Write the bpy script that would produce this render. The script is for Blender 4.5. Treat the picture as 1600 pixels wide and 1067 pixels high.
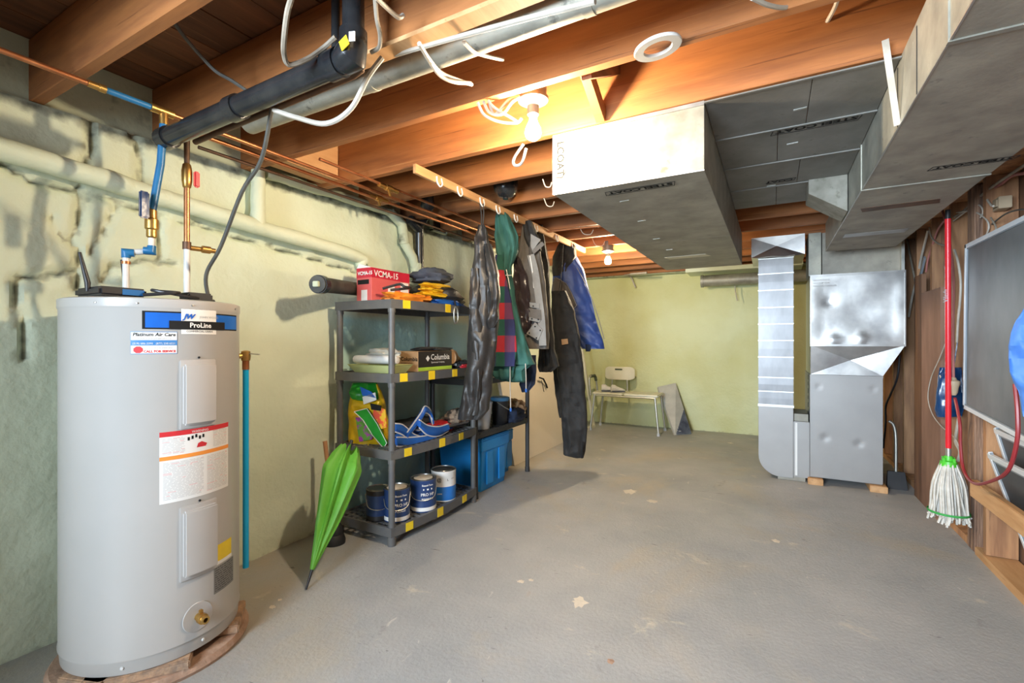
import bpy, bmesh, math, random
from mathutils import Vector, Matrix, noise
random.seed(7)
PI = math.pi
FP, HY, CZ = 735.0, 533.5, 1.17
PSI = math.atan(407 / 735.0)
SS, CC = math.sin(PSI), math.cos(PSI)
scene = bpy.context.scene
for o in list(bpy.data.objects): bpy.data.objects.remove(o)
COL = scene.collection

# ------------------------------------------------------------ camera, world, lights
cam = bpy.data.cameras.new('camera'); camo = bpy.data.objects.new('camera', cam); COL.objects.link(camo)
cam.sensor_width = 36; cam.lens = FP / 1600 * 36; cam.clip_start = .02
camo.location = (0, 0, CZ); camo.rotation_euler = (PI / 2, 0, PSI)
scene.camera = camo
W = bpy.data.worlds.new('world'); scene.world = W; W.use_nodes = True
W.node_tree.nodes['Background'].inputs[0].default_value = (.75, .85, 1, 1)
W.node_tree.nodes['Background'].inputs[1].default_value = .15
scene.view_settings.view_transform = 'Standard'
scene.view_settings.look = 'None'
scene.view_settings.gamma = 1
scene.view_settings.use_curve_mapping = False
scene.view_settings.exposure = 1.50
def area(name, loc, aim, sx, sy, power, col):
    l = bpy.data.lights.new(name, 'AREA'); l.shape = 'RECTANGLE'; l.size = sx; l.size_y = sy
    l.energy = power; l.color = col
    o = bpy.data.objects.new(name, l); COL.objects.link(o); o.location = loc
    o.rotation_euler = (Vector(aim) - Vector(loc)).to_track_quat('-Z', 'Y').to_euler()
    return o
BULB = 560.0
wd = area('window_daylight', (-.85, -1.6, 1.45), (.45, 3.2, .85), 1.5, 1.2, 50, (.72, .86, 1)); wd.data.spread = 1.8

# ------------------------------------------------------------ pixel -> place on a real plane
def ray(px, py):
    t = (px - 800) / FP; q = -(py - HY) / FP
    return Vector((-SS + CC * t, CC + SS * t, q))
def at(px, py, X=None, Y=None, Z=None, D=None):
    d = ray(px, py)
    if X is not None: k = X / d.x
    elif Y is not None: k = Y / d.y
    elif Z is not None: k = (Z - CZ) / d.z
    else: k = D
    return Vector((0, 0, CZ)) + d * k

# ------------------------------------------------------------ materials
MATS = {}
def pm(name, col, rough=.6, metal=0, col2=None, scale=6, bump=0, bscale=40, stretch=(1, 1, 1), rv=0, rand=0, det=4, contrast=None, spec=.5, dist=.002, bdet=3, spots=None):
    if name in MATS: return MATS[name]
    m = bpy.data.materials.new(name); MATS[name] = m; m.use_nodes = True
    N = m.node_tree.nodes; L = m.node_tree.links; b = N['Principled BSDF']
    b.inputs['Roughness'].default_value = rough; b.inputs['Metallic'].default_value = metal
    b.inputs['Specular IOR Level'].default_value = spec
    tc = N.new('ShaderNodeTexCoord'); mp = N.new('ShaderNodeMapping'); mp.inputs['Scale'].default_value = stretch
    L.new(tc.outputs['Object'], mp.inputs[0])
    vec = mp.outputs[0]
    if rand:
        oi = N.new('ShaderNodeObjectInfo'); ad = N.new('ShaderNodeVectorMath'); ad.operation = 'MULTIPLY_ADD'
        ad.inputs[1].default_value = (37, 53, 29); L.new(oi.outputs['Random'], ad.inputs[0]); L.new(mp.outputs[0], ad.inputs[2]); vec = ad.outputs[0]
    c2 = col2 or tuple(c * .8 for c in col)
    n = N.new('ShaderNodeTexNoise'); n.inputs['Scale'].default_value = scale; n.inputs['Detail'].default_value = det
    n.inputs['Roughness'].default_value = .6
    L.new(vec, n.inputs['Vector'])
    r = N.new('ShaderNodeValToRGB'); lo, hi = contrast or (.35, .65)
    r.color_ramp.elements[0].position = lo; r.color_ramp.elements[1].position = hi
    r.color_ramp.elements[0].color = (*c2, 1); r.color_ramp.elements[1].color = (*col, 1)
    L.new(n.outputs[0], r.inputs[0]); out = r.outputs[0]
    if rand:
        hs = N.new('ShaderNodeHueSaturation'); mr = N.new('ShaderNodeMapRange'); mr.inputs[3].default_value = 1 - rand; mr.inputs[4].default_value = 1 + rand
        L.new(oi.outputs['Random'], mr.inputs[0]); L.new(mr.outputs[0], hs.inputs['Value']); L.new(out, hs.inputs['Color']); out = hs.outputs[0]
    if spots:
        for (sc_, s_s, s_t, s_st) in spots:
            mp2 = N.new('ShaderNodeMapping'); mp2.inputs['Scale'].default_value = s_st; L.new(vec, mp2.inputs[0])
            ns = N.new('ShaderNodeTexNoise'); ns.inputs['Scale'].default_value = s_s; ns.inputs['Detail'].default_value = 6; ns.inputs['Roughness'].default_value = .65; L.new(mp2.outputs[0], ns.inputs['Vector'])
            mr3 = N.new('ShaderNodeMapRange'); mr3.inputs[1].default_value = s_t; mr3.inputs[2].default_value = s_t + .09; L.new(ns.outputs[0], mr3.inputs[0])
            xx = N.new('ShaderNodeMix'); xx.data_type = 'RGBA'; L.new(mr3.outputs[0], xx.inputs[0]); L.new(out, xx.inputs[6]); xx.inputs[7].default_value = (*sc_, 1); out = xx.outputs[2]
    L.new(out, b.inputs['Base Color'])
    if rv:
        mr2 = N.new('ShaderNodeMapRange'); mr2.inputs[3].default_value = rough - rv; mr2.inputs[4].default_value = rough + rv
        L.new(n.outputs[0], mr2.inputs[0]); L.new(mr2.outputs[0], b.inputs['Roughness'])
    if bump:
        n2 = N.new('ShaderNodeTexNoise'); n2.inputs['Scale'].default_value = bscale; n2.inputs['Detail'].default_value = bdet
        L.new(vec, n2.inputs['Vector'])
        bu = N.new('ShaderNodeBump'); bu.inputs['Strength'].default_value = bump; bu.inputs['Distance'].default_value = dist
        L.new(n2.outputs[0], bu.inputs['Height']); L.new(bu.outputs[0], b.inputs['Normal'])
    return m
def emit(name, col, s):
    m = bpy.data.materials.new(name); m.use_nodes = True; b = m.node_tree.nodes['Principled BSDF']
    b.inputs['Base Color'].default_value = (*col, 1); b.inputs['Emission Color'].default_value = (*col, 1); b.inputs['Emission Strength'].default_value = s
    return m

# ---- concrete floor
def floor_material():
    m = bpy.data.materials.new('concrete'); m.use_nodes = True; N = m.node_tree.nodes; L = m.node_tree.links; b = N['Principled BSDF']
    tc = N.new('ShaderNodeTexCoord')
    def nz(s, d=5, st=(1, 1, 1), dis=0):
        mp = N.new('ShaderNodeMapping'); mp.inputs['Scale'].default_value = st; L.new(tc.outputs['Object'], mp.inputs[0])
        n = N.new('ShaderNodeTexNoise'); n.inputs['Scale'].default_value = s; n.inputs['Detail'].default_value = d; n.inputs['Roughness'].default_value = .65
        n.inputs['Distortion'].default_value = dis
        L.new(mp.outputs[0], n.inputs['Vector']); return n.outputs[0]
    def ramp(i, a, c, ca=(0, 0, 0), cc=(1, 1, 1)):
        r = N.new('ShaderNodeValToRGB'); r.color_ramp.elements[0].position = a; r.color_ramp.elements[1].position = c
        r.color_ramp.elements[0].color = (*ca, 1); r.color_ramp.elements[1].color = (*cc, 1); L.new(i, r.inputs[0]); return r.outputs[0]
    def mix(f, a, c):
        x = N.new('ShaderNodeMix'); x.data_type = 'RGBA'; L.new(f, x.inputs[0])
        for v, s in ((a, 6), (c, 7)):
            if isinstance(v, tuple): x.inputs[s].default_value = (*v, 1)
            else: L.new(v, x.inputs[s])
        return x.outputs[2]
    base = ramp(nz(1.1, 6), .3, .7, (.275, .285, .29), (.42, .41, .395))
    c = mix(ramp(nz(.8, 7, dis=.6), .52, .72), base, (.42, .355, .26))
    c = mix(ramp(nz(3.1, 8, (1, 1.6, 1), .8), .62, .70), c, (.52, .48, .40))
    c = mix(ramp(nz(2.3, 9, (1.5, 1, 1), 1.2), .64, .75), c, (.17, .165, .155))
    c = mix(ramp(nz(26, 3), .70, .78), c, (.56, .53, .46))
    c = mix(ramp(nz(1.7, 3, dis=.5), .70, .76), c, (.42, .24, .14))
    c = mix(ramp(nz(9, 9, (.5, 2.2, 1), 2.5), .655, .70), c, (.13, .125, .12))
    c = mix(ramp(nz(6, 8, (2.2, .6, 1), 2), .67, .72), c, (.52, .50, .46))
    c = mix(ramp(nz(90, 2), .74, .80), c, (.16, .15, .14))
    L.new(c, b.inputs['Base Color'])
    L.new(ramp(nz(2.4, 4), .3, .8, (.42,) * 3, (.72,) * 3), b.inputs['Roughness'])
    ad = N.new('ShaderNodeMath'); ad.operation = 'ADD'; L.new(nz(60, 5), ad.inputs[0]); L.new(nz(5, 6), ad.inputs[1])
    bu = N.new('ShaderNodeBump'); bu.inputs['Strength'].default_value = .35; bu.inputs['Distance'].default_value = .008
    L.new(ad.outputs[0], bu.inputs['Height']); L.new(bu.outputs[0], b.inputs['Normal'])
    return m
# ---- sprayed foam; colour attribute paints bare seams, their shade and teal shelf shadow
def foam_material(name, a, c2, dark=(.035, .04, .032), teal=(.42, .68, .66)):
    m = bpy.data.materials.new(name); m.use_nodes = True; N = m.node_tree.nodes; L = m.node_tree.links; b = N['Principled BSDF']
    tc = N.new('ShaderNodeTexCoord')
    n = N.new('ShaderNodeTexNoise'); n.inputs['Scale'].default_value = 1.8; n.inputs['Detail'].default_value = 5; L.new(tc.outputs['Object'], n.inputs['Vector'])
    r = N.new('ShaderNodeValToRGB'); r.color_ramp.elements[0].position = .35; r.color_ramp.elements[1].position = .65
    r.color_ramp.elements[0].color = (*a, 1); r.color_ramp.elements[1].color = (*c2, 1); L.new(n.outputs[0], r.inputs[0])
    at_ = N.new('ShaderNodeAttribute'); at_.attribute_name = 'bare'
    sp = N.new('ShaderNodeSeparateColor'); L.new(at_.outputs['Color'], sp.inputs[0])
    n3 = N.new('ShaderNodeTexNoise'); n3.inputs['Scale'].default_value = 22; n3.inputs['Detail'].default_value = 6; L.new(tc.outputs['Object'], n3.inputs['Vector'])
    ml = N.new('ShaderNodeMath'); ml.operation = 'MULTIPLY_ADD'; ml.inputs[1].default_value = 1.3
    s2 = N.new('ShaderNodeMath'); s2.operation = 'SUBTRACT'; s2.inputs[1].default_value = .5; L.new(n3.outputs[0], s2.inputs[0])
    L.new(s2.outputs[0], ml.inputs[0]); L.new(sp.outputs[0], ml.inputs[2])
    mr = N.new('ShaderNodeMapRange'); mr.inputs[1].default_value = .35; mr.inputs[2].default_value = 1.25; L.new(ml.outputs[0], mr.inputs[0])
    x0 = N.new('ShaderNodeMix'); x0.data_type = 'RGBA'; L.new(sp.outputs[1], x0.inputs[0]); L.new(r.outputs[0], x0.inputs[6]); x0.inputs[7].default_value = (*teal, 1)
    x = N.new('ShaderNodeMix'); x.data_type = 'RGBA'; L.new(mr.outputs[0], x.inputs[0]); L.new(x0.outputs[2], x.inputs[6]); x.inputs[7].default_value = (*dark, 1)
    L.new(x.outputs[2], b.inputs['Base Color']); b.inputs['Roughness'].default_value = .62
    n2 = N.new('ShaderNodeTexNoise'); n2.inputs['Scale'].default_value = 34; n2.inputs['Detail'].default_value = 4; L.new(tc.outputs['Object'], n2.inputs['Vector'])
    bu = N.new('ShaderNodeBump'); bu.inputs['Strength'].default_value = .55; bu.inputs['Distance'].default_value = .008
    L.new(n2.outputs[0], bu.inputs['Height']); L.new(bu.outputs[0], b.inputs['Normal'])
    return m
def plaid_material():
    m = bpy.data.materials.new('plaid_flannel'); m.use_nodes = True; N = m.node_tree.nodes; L = m.node_tree.links; b = N['Principled BSDF']
    tc = N.new('ShaderNodeTexCoord'); sx = N.new('ShaderNodeSeparateXYZ'); L.new(tc.outputs['Object'], sx.inputs[0])
    def band(o, k, ph, th=.5):
        a = N.new('ShaderNodeMath'); a.operation = 'MULTIPLY_ADD'; a.inputs[1].default_value = k; a.inputs[2].default_value = ph; L.new(o, a.inputs[0])
        f = N.new('ShaderNodeMath'); f.operation = 'FRACT'; L.new(a.outputs[0], f.inputs[0])
        g = N.new('ShaderNodeMath'); g.operation = 'GREATER_THAN'; g.inputs[1].default_value = th; L.new(f.outputs[0], g.inputs[0]); return g.outputs[0]
    def mx(f, a, c):
        x = N.new('ShaderNodeMix'); x.data_type = 'RGBA'; L.new(f, x.inputs[0])
        for v, s in ((a, 6), (c, 7)):
            if isinstance(v, tuple): x.inputs[s].default_value = (*v, 1)
            else: L.new(v, x.inputs[s])
        return x.outputs[2]
    hx = band(sx.outputs[0], 9, .45); hz = band(sx.outputs[2], 4.6, .1)
    row1 = mx(hx, (.012, .075, .055), (.02, .025, .09)); row2 = mx(hx, (.36, .02, .03), (.12, .03, .08))
    L.new(mx(hz, row1, row2), b.inputs['Base Color']); b.inputs['Roughness'].default_value = .9
    return m

M = {}
M['floor'] = floor_material()
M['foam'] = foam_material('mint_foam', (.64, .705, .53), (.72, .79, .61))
M['foamb'] = foam_material('mint_foam_back_lit', (.57, .57, .27), (.63, .66, .39))  # far bulb's yellow light put into the back wall colour
M['foamp'] = pm('foamed_pipe', (.50, .55, .40), .65, 0, (.12, .13, .09), 5, .6, 30, contrast=(.30, .42), dist=.006)
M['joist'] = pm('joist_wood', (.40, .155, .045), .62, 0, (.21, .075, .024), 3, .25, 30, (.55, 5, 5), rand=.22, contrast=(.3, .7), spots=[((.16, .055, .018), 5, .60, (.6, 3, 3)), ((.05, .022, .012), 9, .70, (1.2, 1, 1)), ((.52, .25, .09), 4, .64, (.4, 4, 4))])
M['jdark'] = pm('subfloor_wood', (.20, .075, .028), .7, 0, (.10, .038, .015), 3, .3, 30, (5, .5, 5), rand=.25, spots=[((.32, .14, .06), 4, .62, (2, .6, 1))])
M['light_wood'] = pm('light_wood', (.62, .36, .17), .6, 0, (.48, .25, .10), 4, .2, 30, (5, .6, 5), rand=.1, spots=[((.33, .16, .06), 6, .63, (2, 1, 2))])
M['stud'] = pm('stud_wood', (.46, .24, .11), .7, 0, (.26, .125, .06), 4, .3, 30, (5, 5, .5), rand=.25, spots=[((.16, .08, .04), 7, .62, (1, 1, .5))])
M['board'] = pm('wall_board', (.34, .17, .085), .75, 0, (.15, .075, .045), 3, .3, 26, (3, 3, .35), rand=.35, spots=[((.12, .06, .035), 6, .60, (1, 1, .5)), ((.45, .27, .16), 5, .66, (1, 1, .4))])
M['oldpost'] = pm('rough_post', (.36, .21, .13), .8, 0, (.13, .07, .045), 5, .8, 22, (6, 6, .5), dist=.01, spots=[((.09, .05, .035), 9, .58, (1, 1, .4))])
M['sheath'] = pm('brown_sheathing', (.32, .18, .12), .8, 0, (.18, .095, .06), 2, .2, 30, (2, 2, .6))
M['galv'] = pm('galvanised', (.60, .60, .56), .36, .85, (.42, .43, .40), 9, .12, 40, rv=.1)
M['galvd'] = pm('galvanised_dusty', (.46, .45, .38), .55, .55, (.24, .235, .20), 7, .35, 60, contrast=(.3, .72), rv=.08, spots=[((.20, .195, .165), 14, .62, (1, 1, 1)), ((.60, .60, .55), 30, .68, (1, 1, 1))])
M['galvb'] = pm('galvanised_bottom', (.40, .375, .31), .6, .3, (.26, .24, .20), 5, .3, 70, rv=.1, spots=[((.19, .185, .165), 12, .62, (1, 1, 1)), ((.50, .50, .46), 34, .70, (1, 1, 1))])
M['galvlit'] = pm('galvanised_mottled', (.30, .285, .24), .75, .15, (.17, .16, .125), 7, .2, 60, contrast=(.3, .6), spots=[((.15, .145, .11), 10, .60, (1, 1, 1))])  # mottled steel, colour darkened for the duct front in the near bulb's glare
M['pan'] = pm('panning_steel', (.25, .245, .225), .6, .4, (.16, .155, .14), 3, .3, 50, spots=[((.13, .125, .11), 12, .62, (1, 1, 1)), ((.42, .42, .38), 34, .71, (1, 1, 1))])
M['shiny'] = pm('bright_sheet_metal', (.50, .49, .47), .34, .92, (.36, .355, .35), 5, .15, 7, dist=.008, rv=.06)
M['ribbed'] = pm('ribbed_duct_steel', (.29, .29, .295), .44, .8, (.20, .20, .205), 4, .12, 12, (1, 1, .4), dist=.005)
M['furn'] = pm('furnace_steel', (.35, .34, .33), .45, .4, (.32, .31, .30), 3, .03, 20)
M['dark'] = pm('dark_gap', (.02, .02, .02), .8)
M['black'] = pm('black_plastic', (.022, .022, .024), .42, 0, (.015, .015, .017), 8)
M['abs'] = pm('abs_pipe', (.010, .012, .015), .24, 0, (.03, .03, .03), 6, .1, 30)
M['absold'] = pm('dusty_abs_pipe', (.07, .068, .055), .6, 0, (.03, .03, .028), 8, .3, 30)
M['copper'] = pm('copper', (.62, .27, .12), .38, .85, (.42, .15, .06), 10, .1, 40)
M['copperd'] = pm('tarnished_copper', (.17, .09, .055), .55, .6, (.09, .06, .04), 10, .1, 40)
M['brass'] = pm('brass', (.62, .40, .12), .35, .9, (.48, .26, .08), 12)
M['pexb'] = pm('blue_pex', (.02, .17, .38), .4, 0, (.015, .13, .30), 6)
M['cyan'] = pm('cyan_pipe', (.0, .42, .78), .35, 0, (.0, .38, .72), 6)
M['whitep'] = pm('white_pipe', (.75, .75, .74), .4, 0, (.62, .62, .60), 9)
M['wirew'] = pm('white_cable', (.52, .475, .41), .5, 0, (.38, .34, .28), 12)
M['wireb'] = pm('cloth_cable', (.36, .30, .23), .7, 0, (.20, .17, .13), 14)
M['wired'] = pm('dark_cable', (.05, .05, .045), .6, 0, (.09, .085, .07), 14)
M['greyheat'] = pm('heater_enamel', (.43, .41, .385), .30, 0, (.40, .385, .36), 2, .02, 30, spots=[((.10, .09, .08), 55, .80, (1, 1, 1))])
M['greylite'] = pm('heater_cover', (.48, .455, .43), .33, 0, (.455, .435, .41), 2)
M['white'] = pm('white_print', (.80, .79, .76), .5, 0, (.76, .75, .72), 4)
M['red'] = pm('red_print', (.62, .03, .04), .45, 0, (.55, .025, .03), 4)
M['orange'] = pm('orange_print', (.85, .30, .05), .5, 0, (.8, .27, .04), 4)
M['bluep'] = pm('blue_print', (.015, .16, .62), .3, 0, (.01, .10, .45), 3)
M['bluel'] = pm('sticker_blue', (.06, .22, .50), .4, 0, (.05, .2, .46), 3)
M['ink'] = pm('black_ink', (.02, .02, .02), .7, spec=.1)
M['inkg'] = pm('grey_ink', (.45, .44, .43), .6)
M['yellow'] = pm('yellow_tape', (.85, .62, .02), .5, 0, (.75, .52, .02), 10)
M['shelf'] = pm('charcoal_plastic', (.085, .088, .095), .45, 0, (.12, .115, .105), 9, .1, 60)
M['shelfb'] = pm('black_rack', (.035, .035, .038), .45, 0, (.05, .05, .05), 6)
M['tote'] = pm('blue_tote', (.02, .28, .70), .38, 0, (.016, .24, .62), 3)
M['green'] = pm('green_nylon', (.13, .40, .035), .55, 0, (.09, .30, .02), 4, .15, 20)
M['rust'] = pm('rusty_pad', (.50, .32, .22), .85, 0, (.30, .19, .13), 12, .8, 40, dist=.006)
M['chip'] = pm('chipboard', (.48, .30, .18), .85, 0, (.25, .17, .12), 30, .8, 60, dist=.006)
M['blkcloth'] = pm('black_nylon', (.028, .026, .025), .46, 0, (.018, .017, .017), 6, .45, 18, dist=.010)
M['charcoth'] = pm('charcoal_cloth', (.030, .029, .028), .8, 0, (.018, .018, .018), 8, .4, 22, dist=.01)
M['greycloth'] = pm('grey_cloth', (.14, .125, .11), .75, 0, (.10, .09, .08), 8, .35, 22, dist=.008)
M['reflect'] = pm('light_grey_trim', (.24, .235, .22), .6, 0, (.18, .175, .165), 8, .2, 40)
M['satin'] = pm('brown_satin_lining', (.05, .035, .035), .28, 0, (.035, .025, .027), 6, .4, 14, dist=.01)
M['tealcloth'] = pm('teal_cotton', (.03, .125, .105), .8, 0, (.022, .09, .078), 7, .35, 25, dist=.008)
M['bluecloth'] = pm('blue_nylon', (.03, .07, .26), .5, 0, (.022, .052, .20), 6, .35, 18, dist=.01)
M['navy'] = pm('navy_cloth', (.012, .022, .055), .8, 0, (.009, .016, .04), 7, .3, 25)
M['plaid'] = plaid_material()
M['tape'] = pm('cream_tape', (.72, .66, .50), .5)
M['cream'] = pm('cream_panel', (.70, .62, .50), .45, 0, (.66, .58, .47), 1.5)
M['creamp'] = pm('cream_plastic', (.72, .70, .56), .42, 0, (.66, .64, .50), 4)
M['alu'] = pm('aluminium', (.62, .62, .56), .35, .85, (.5, .5, .45), 5)
M['grip'] = pm('grey_foam_grip', (.10, .12, .08), .8)
M['mopred'] = pm('red_handle', (.70, .018, .03), .3, 0, (.62, .015, .025), 3)
M['mopwhite'] = pm('mop_cotton', (.66, .63, .57), .9, 0, (.50, .47, .41), 20, .3, 80)
M['mopgreen'] = pm('green_plastic', (.09, .60, .04), .4)
M['greenband'] = pm('green_band', (.04, .36, .07), .7)
M['bag'] = pm('dark_blue_vinyl', (.010, .055, .16), .25, 0, (.008, .04, .12), 5, .4, 12, dist=.01)
M['frame'] = pm('white_frame', (.66, .69, .72), .4, 0, (.58, .61, .64), 4)
M['framei'] = pm('grey_gasket', (.25, .28, .31), .5)
M['mesh1'] = pm('dusty_screen', (.20, .21, .215), .5, .1, (.08, .09, .10), 2.2, .1, 60, (1, 1, .6), contrast=(.3, .7))
M['mesh2'] = pm('dark_screen', (.055, .065, .075), .4, .1, (.03, .035, .04), 2.5, .1, 60)
M['cordred'] = pm('red_cord', (.30, .025, .03), .4)
M['cordpink'] = pm('faded_red_cord', (.42, .16, .14), .5)
M['beige'] = pm('beige_plug', (.42, .32, .21), .5)
M['jacketblue'] = pm('light_blue_cloth', (.06, .20, .58), .6, 0, (.05, .16, .48), 6, .3, 20)
M['porc'] = pm('old_lampholder', (.14, .125, .10), .45, 0, (.08, .07, .06), 8)
M['canblue'] = pm('can_navy', (.018, .05, .16), .4); M['canblue2'] = pm('can_blue', (.02, .17, .55), .4)
M['canmetal'] = pm('tin', (.55, .55, .52), .3, .9, (.4, .4, .38), 8)
M['paintdrip'] = pm('dried_paint', (.70, .62, .50), .5)
M['boxred'] = pm('box_red', (.60, .02, .05), .4); M['boxpink'] = pm('box_salmon', (.66, .14, .13), .45, 0, (.62, .10, .10), 3)
M['card'] = pm('cardboard', (.50, .31, .16), .8, 0, (.45, .27, .13), 5); M['cardblk'] = pm('card_black', (.028, .024, .02), .6)
M['lime'] = pm('lime_print', (.45, .68, .06), .5)
M['foamtray'] = pm('pale_green_tray', (.62, .66, .28), .5)
M['soil_y'] = pm('bag_yellow', (.80, .52, .01), .3, 0, (.70, .42, .01), 6, .4, 14, dist=.01)
M['soil_g'] = pm('bag_green', (.02, .32, .03), .3, 0, (.015, .25, .02), 6, .3, 14, dist=.01)
M['flower'] = pm('flower_print', (.30, .05, .30), .4, 0, (.10, .28, .04), 22, contrast=(.47, .53))
M['flower2'] = pm('flower_print_red', (.75, .08, .03), .4, 0, (.75, .45, .02), 20, contrast=(.47, .53))
M['lifeb'] = pm('life_vest_blue', (.015, .11, .42), .5, 0, (.012, .08, .33), 7, .3, 20); M['lifew'] = pm('vest_piping', (.65, .65, .65), .6)
M['lifeo'] = pm('orange_fabric', (.80, .27, .02), .6, 0, (.70, .20, .02), 7, .3, 20)
M['lifey'] = pm('golden_fabric', (.78, .46, .01), .6, 0, (.68, .37, .01), 7, .3, 20)
M['camo'] = pm('camouflage', (.26, .19, .13), .8, 0, (.05, .04, .03), 14, contrast=(.46, .54))
M['slate'] = pm('slate_cloth', (.06, .07, .095), .8, 0, (.045, .052, .07), 7, .3, 20)
M['wood_h'] = pm('wooden_handle', (.52, .27, .13), .5, 0, (.45, .22, .10), 5)
M['rubber'] = pm('black_rubber', (.02, .02, .02), .6)
M['pail'] = pm('grey_white_pail', (.50, .52, .54), .45); M['pailblue'] = pm('blue_lid', (.06, .20, .36), .45)
M['jeans'] = pm('dark_denim', (.03, .045, .09), .85, 0, (.02, .03, .06), 12, .3, 40)
M['paper'] = pm('brown_paper', (.55, .36, .20), .7, 0, (.45, .28, .15), 6, .6, 12, dist=.01)
M['bulbm'] = emit('lit_bulb', (1, .80, .55), BULB); M['bulbf'] = emit('lit_far_bulb', (1, .80, .52), BULB * 1.25)
M['socketw'] = pm('white_ring', (.70, .70, .68), .4)
M['filterdk'] = pm('filter_print', (.05, .06, .09), .4, 0, (.16, .18, .22), 8); M['filterlt'] = pm('filter_pack', (.50, .49, .42), .35, 0, (.38, .37, .33), 5)
M['led'] = pm('router_label', (.02, .16, .42), .3)

# ------------------------------------------------------------ mesh builder
def wloc(o):
    v = Vector((0, 0, 0))
    while o: v = v + Vector(o.location); o = o.parent
    return v
class MB:
    def __init__(s): s.v = []; s.f = []; s.m = []
    def add(s, vs, fs, m=0):
        b = len(s.v); s.v += [Vector(p) for p in vs]; s.f += [tuple(i + b for i in f) for f in fs]; s.m += [m] * len(fs); return s
    def box(s, x0, x1, y0, y1, z0, z1, m=0):
        return s.add([(x0, y0, z0), (x1, y0, z0), (x1, y1, z0), (x0, y1, z0), (x0, y0, z1), (x1, y0, z1), (x1, y1, z1), (x0, y1, z1)],
                     [(0, 3, 2, 1), (4, 5, 6, 7), (0, 1, 5, 4), (1, 2, 6, 5), (2, 3, 7, 6), (3, 0, 4, 7)], m)
    def obox(s, c, a, b, d, m=0):
        c, a, b, d = map(Vector, (c, a, b, d))
        vs = [c + a * i + b * j + d * k for k in (-1, 1) for (i, j) in ((-1, -1), (1, -1), (1, 1), (-1, 1))]
        return s.add(vs, [(0, 3, 2, 1), (4, 5, 6, 7), (0, 1, 5, 4), (1, 2, 6, 5), (2, 3, 7, 6), (3, 0, 4, 7)], m)
    def bar(s, p, q, w, h, up=(0, 0, 1), m=0):
        p, q = Vector(p), Vector(q); d = (q - p); n = d.normalized(); a = n.cross(Vector(up)).normalized(); b = a.cross(n)
        return s.obox((p + q) / 2, d / 2, a * w / 2, b * h / 2, m)
    def loft(s, rings, closed=True, caps=True, m=0):
        n = len(rings[0]); b = len(s.v); fs = []
        vs = [p for r in rings for p in r]
        for i in range(len(rings) - 1):
            for j in range(n if closed else n - 1):
                k = (j + 1) % n
                fs.append((i * n + j, i * n + k, (i + 1) * n + k, (i + 1) * n + j))
        if caps and closed: fs.append(tuple(range(n - 1, -1, -1))); fs.append(tuple((len(rings) - 1) * n + j for j in range(n)))
        return s.add(vs, fs, m)
    def tube(s, pts, r, seg=10, m=0, caps=True):
        pts = [Vector(p) for p in pts]; n = len(pts); rr = r if isinstance(r, (list, tuple)) else [r] * n
        t0 = (pts[1] - pts[0]).normalized(); a = t0.orthogonal().normalized(); rings = []
        for i in range(n):
            if i == 0: t = (pts[1] - pts[0])
            elif i == n - 1: t = (pts[-1] - pts[-2])
            else: t = (pts[i + 1] - pts[i]).normalized() + (pts[i] - pts[i - 1]).normalized()
            t.normalize(); a = (a - t * a.dot(t)).normalized(); b = t.cross(a)
            sc = 1
            if 0 < i < n - 1:
                cs = max(.5, t.dot((pts[i] - pts[i - 1]).normalized())); sc = 1 / cs
            rings.append([pts[i] + (a * math.cos(2 * PI * k / seg) + b * math.sin(2 * PI * k / seg)) * rr[i] * (sc if sc < 1.5 else 1.2) for k in range(seg)])
        return s.loft(rings, True, caps, m)
    def lathe(s, prof, c, axis=(0, 0, 1), seg=24, m=0, caps=True):
        c = Vector(c); ax = Vector(axis).normalized(); a = ax.orthogonal().normalized(); b = ax.cross(a)
        return s.loft([[c + ax * z + (a * math.cos(2 * PI * k / seg) + b * math.sin(2 * PI * k / seg)) * max(r, 1e-4) for k in range(seg)] for r, z in prof], True, caps, m)
    def prism(s, poly, y0, y1, m=0):          # poly in (x, z), extruded along y
        n = len(poly); vs = [(x, y0, z) for x, z in poly] + [(x, y1, z) for x, z in poly]
        fs = [tuple(range(n)), tuple(range(2 * n - 1, n - 1, -1))] + [(i, (i + 1) % n + 0, (i + 1) % n + n, i + n) for i in range(n)]
        return s.add(vs, fs, m)
    def quad(s, a, b, c, d, m=0): return s.add([a, b, c, d], [(0, 1, 2, 3)], m)
    def build(s, name, mats, parent=None, smooth=False, bevel=0, origin=None, segs=2):
        me = bpy.data.meshes.new(name)
        if not isinstance(mats, (list, tuple)): mats = [mats]
        if origin is None:
            if parent is not None: origin = wloc(parent)
            else:
                xs = [p.x for p in s.v]; ys = [p.y for p in s.v]; zs = [p.z for p in s.v]
                origin = Vector(((min(xs) + max(xs)) / 2, (min(ys) + max(ys)) / 2, min(zs)))
        origin = Vector(origin)
        me.from_pydata([tuple(p - origin) for p in s.v], [], s.f)
        for mt in mats: me.materials.append(mt)
        me.polygons.foreach_set('material_index', s.m)
        bm = bmesh.new(); bm.from_mesh(me)
        bmesh.ops.recalc_face_normals(bm, faces=bm.faces)
        if bevel:
            es = [e for e in bm.edges if len(e.link_faces) == 2 and e.calc_face_angle(0) > .5]
            bmesh.ops.bevel(bm, geom=es, offset=bevel, segments=segs, affect='EDGES', clamp_overlap=True)
        if smooth:
            for f in bm.faces: f.smooth = True
            for e in bm.edges:
                if len(e.link_faces) == 2 and e.calc_face_angle(0) > .75: e.smooth = False
        bm.to_mesh(me); bm.free()
        o = bpy.data.objects.new(name, me); COL.objects.link(o)
        if parent is not None: o.parent = parent; o.location = origin - wloc(parent)
        else: o.location = origin
        return o
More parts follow.
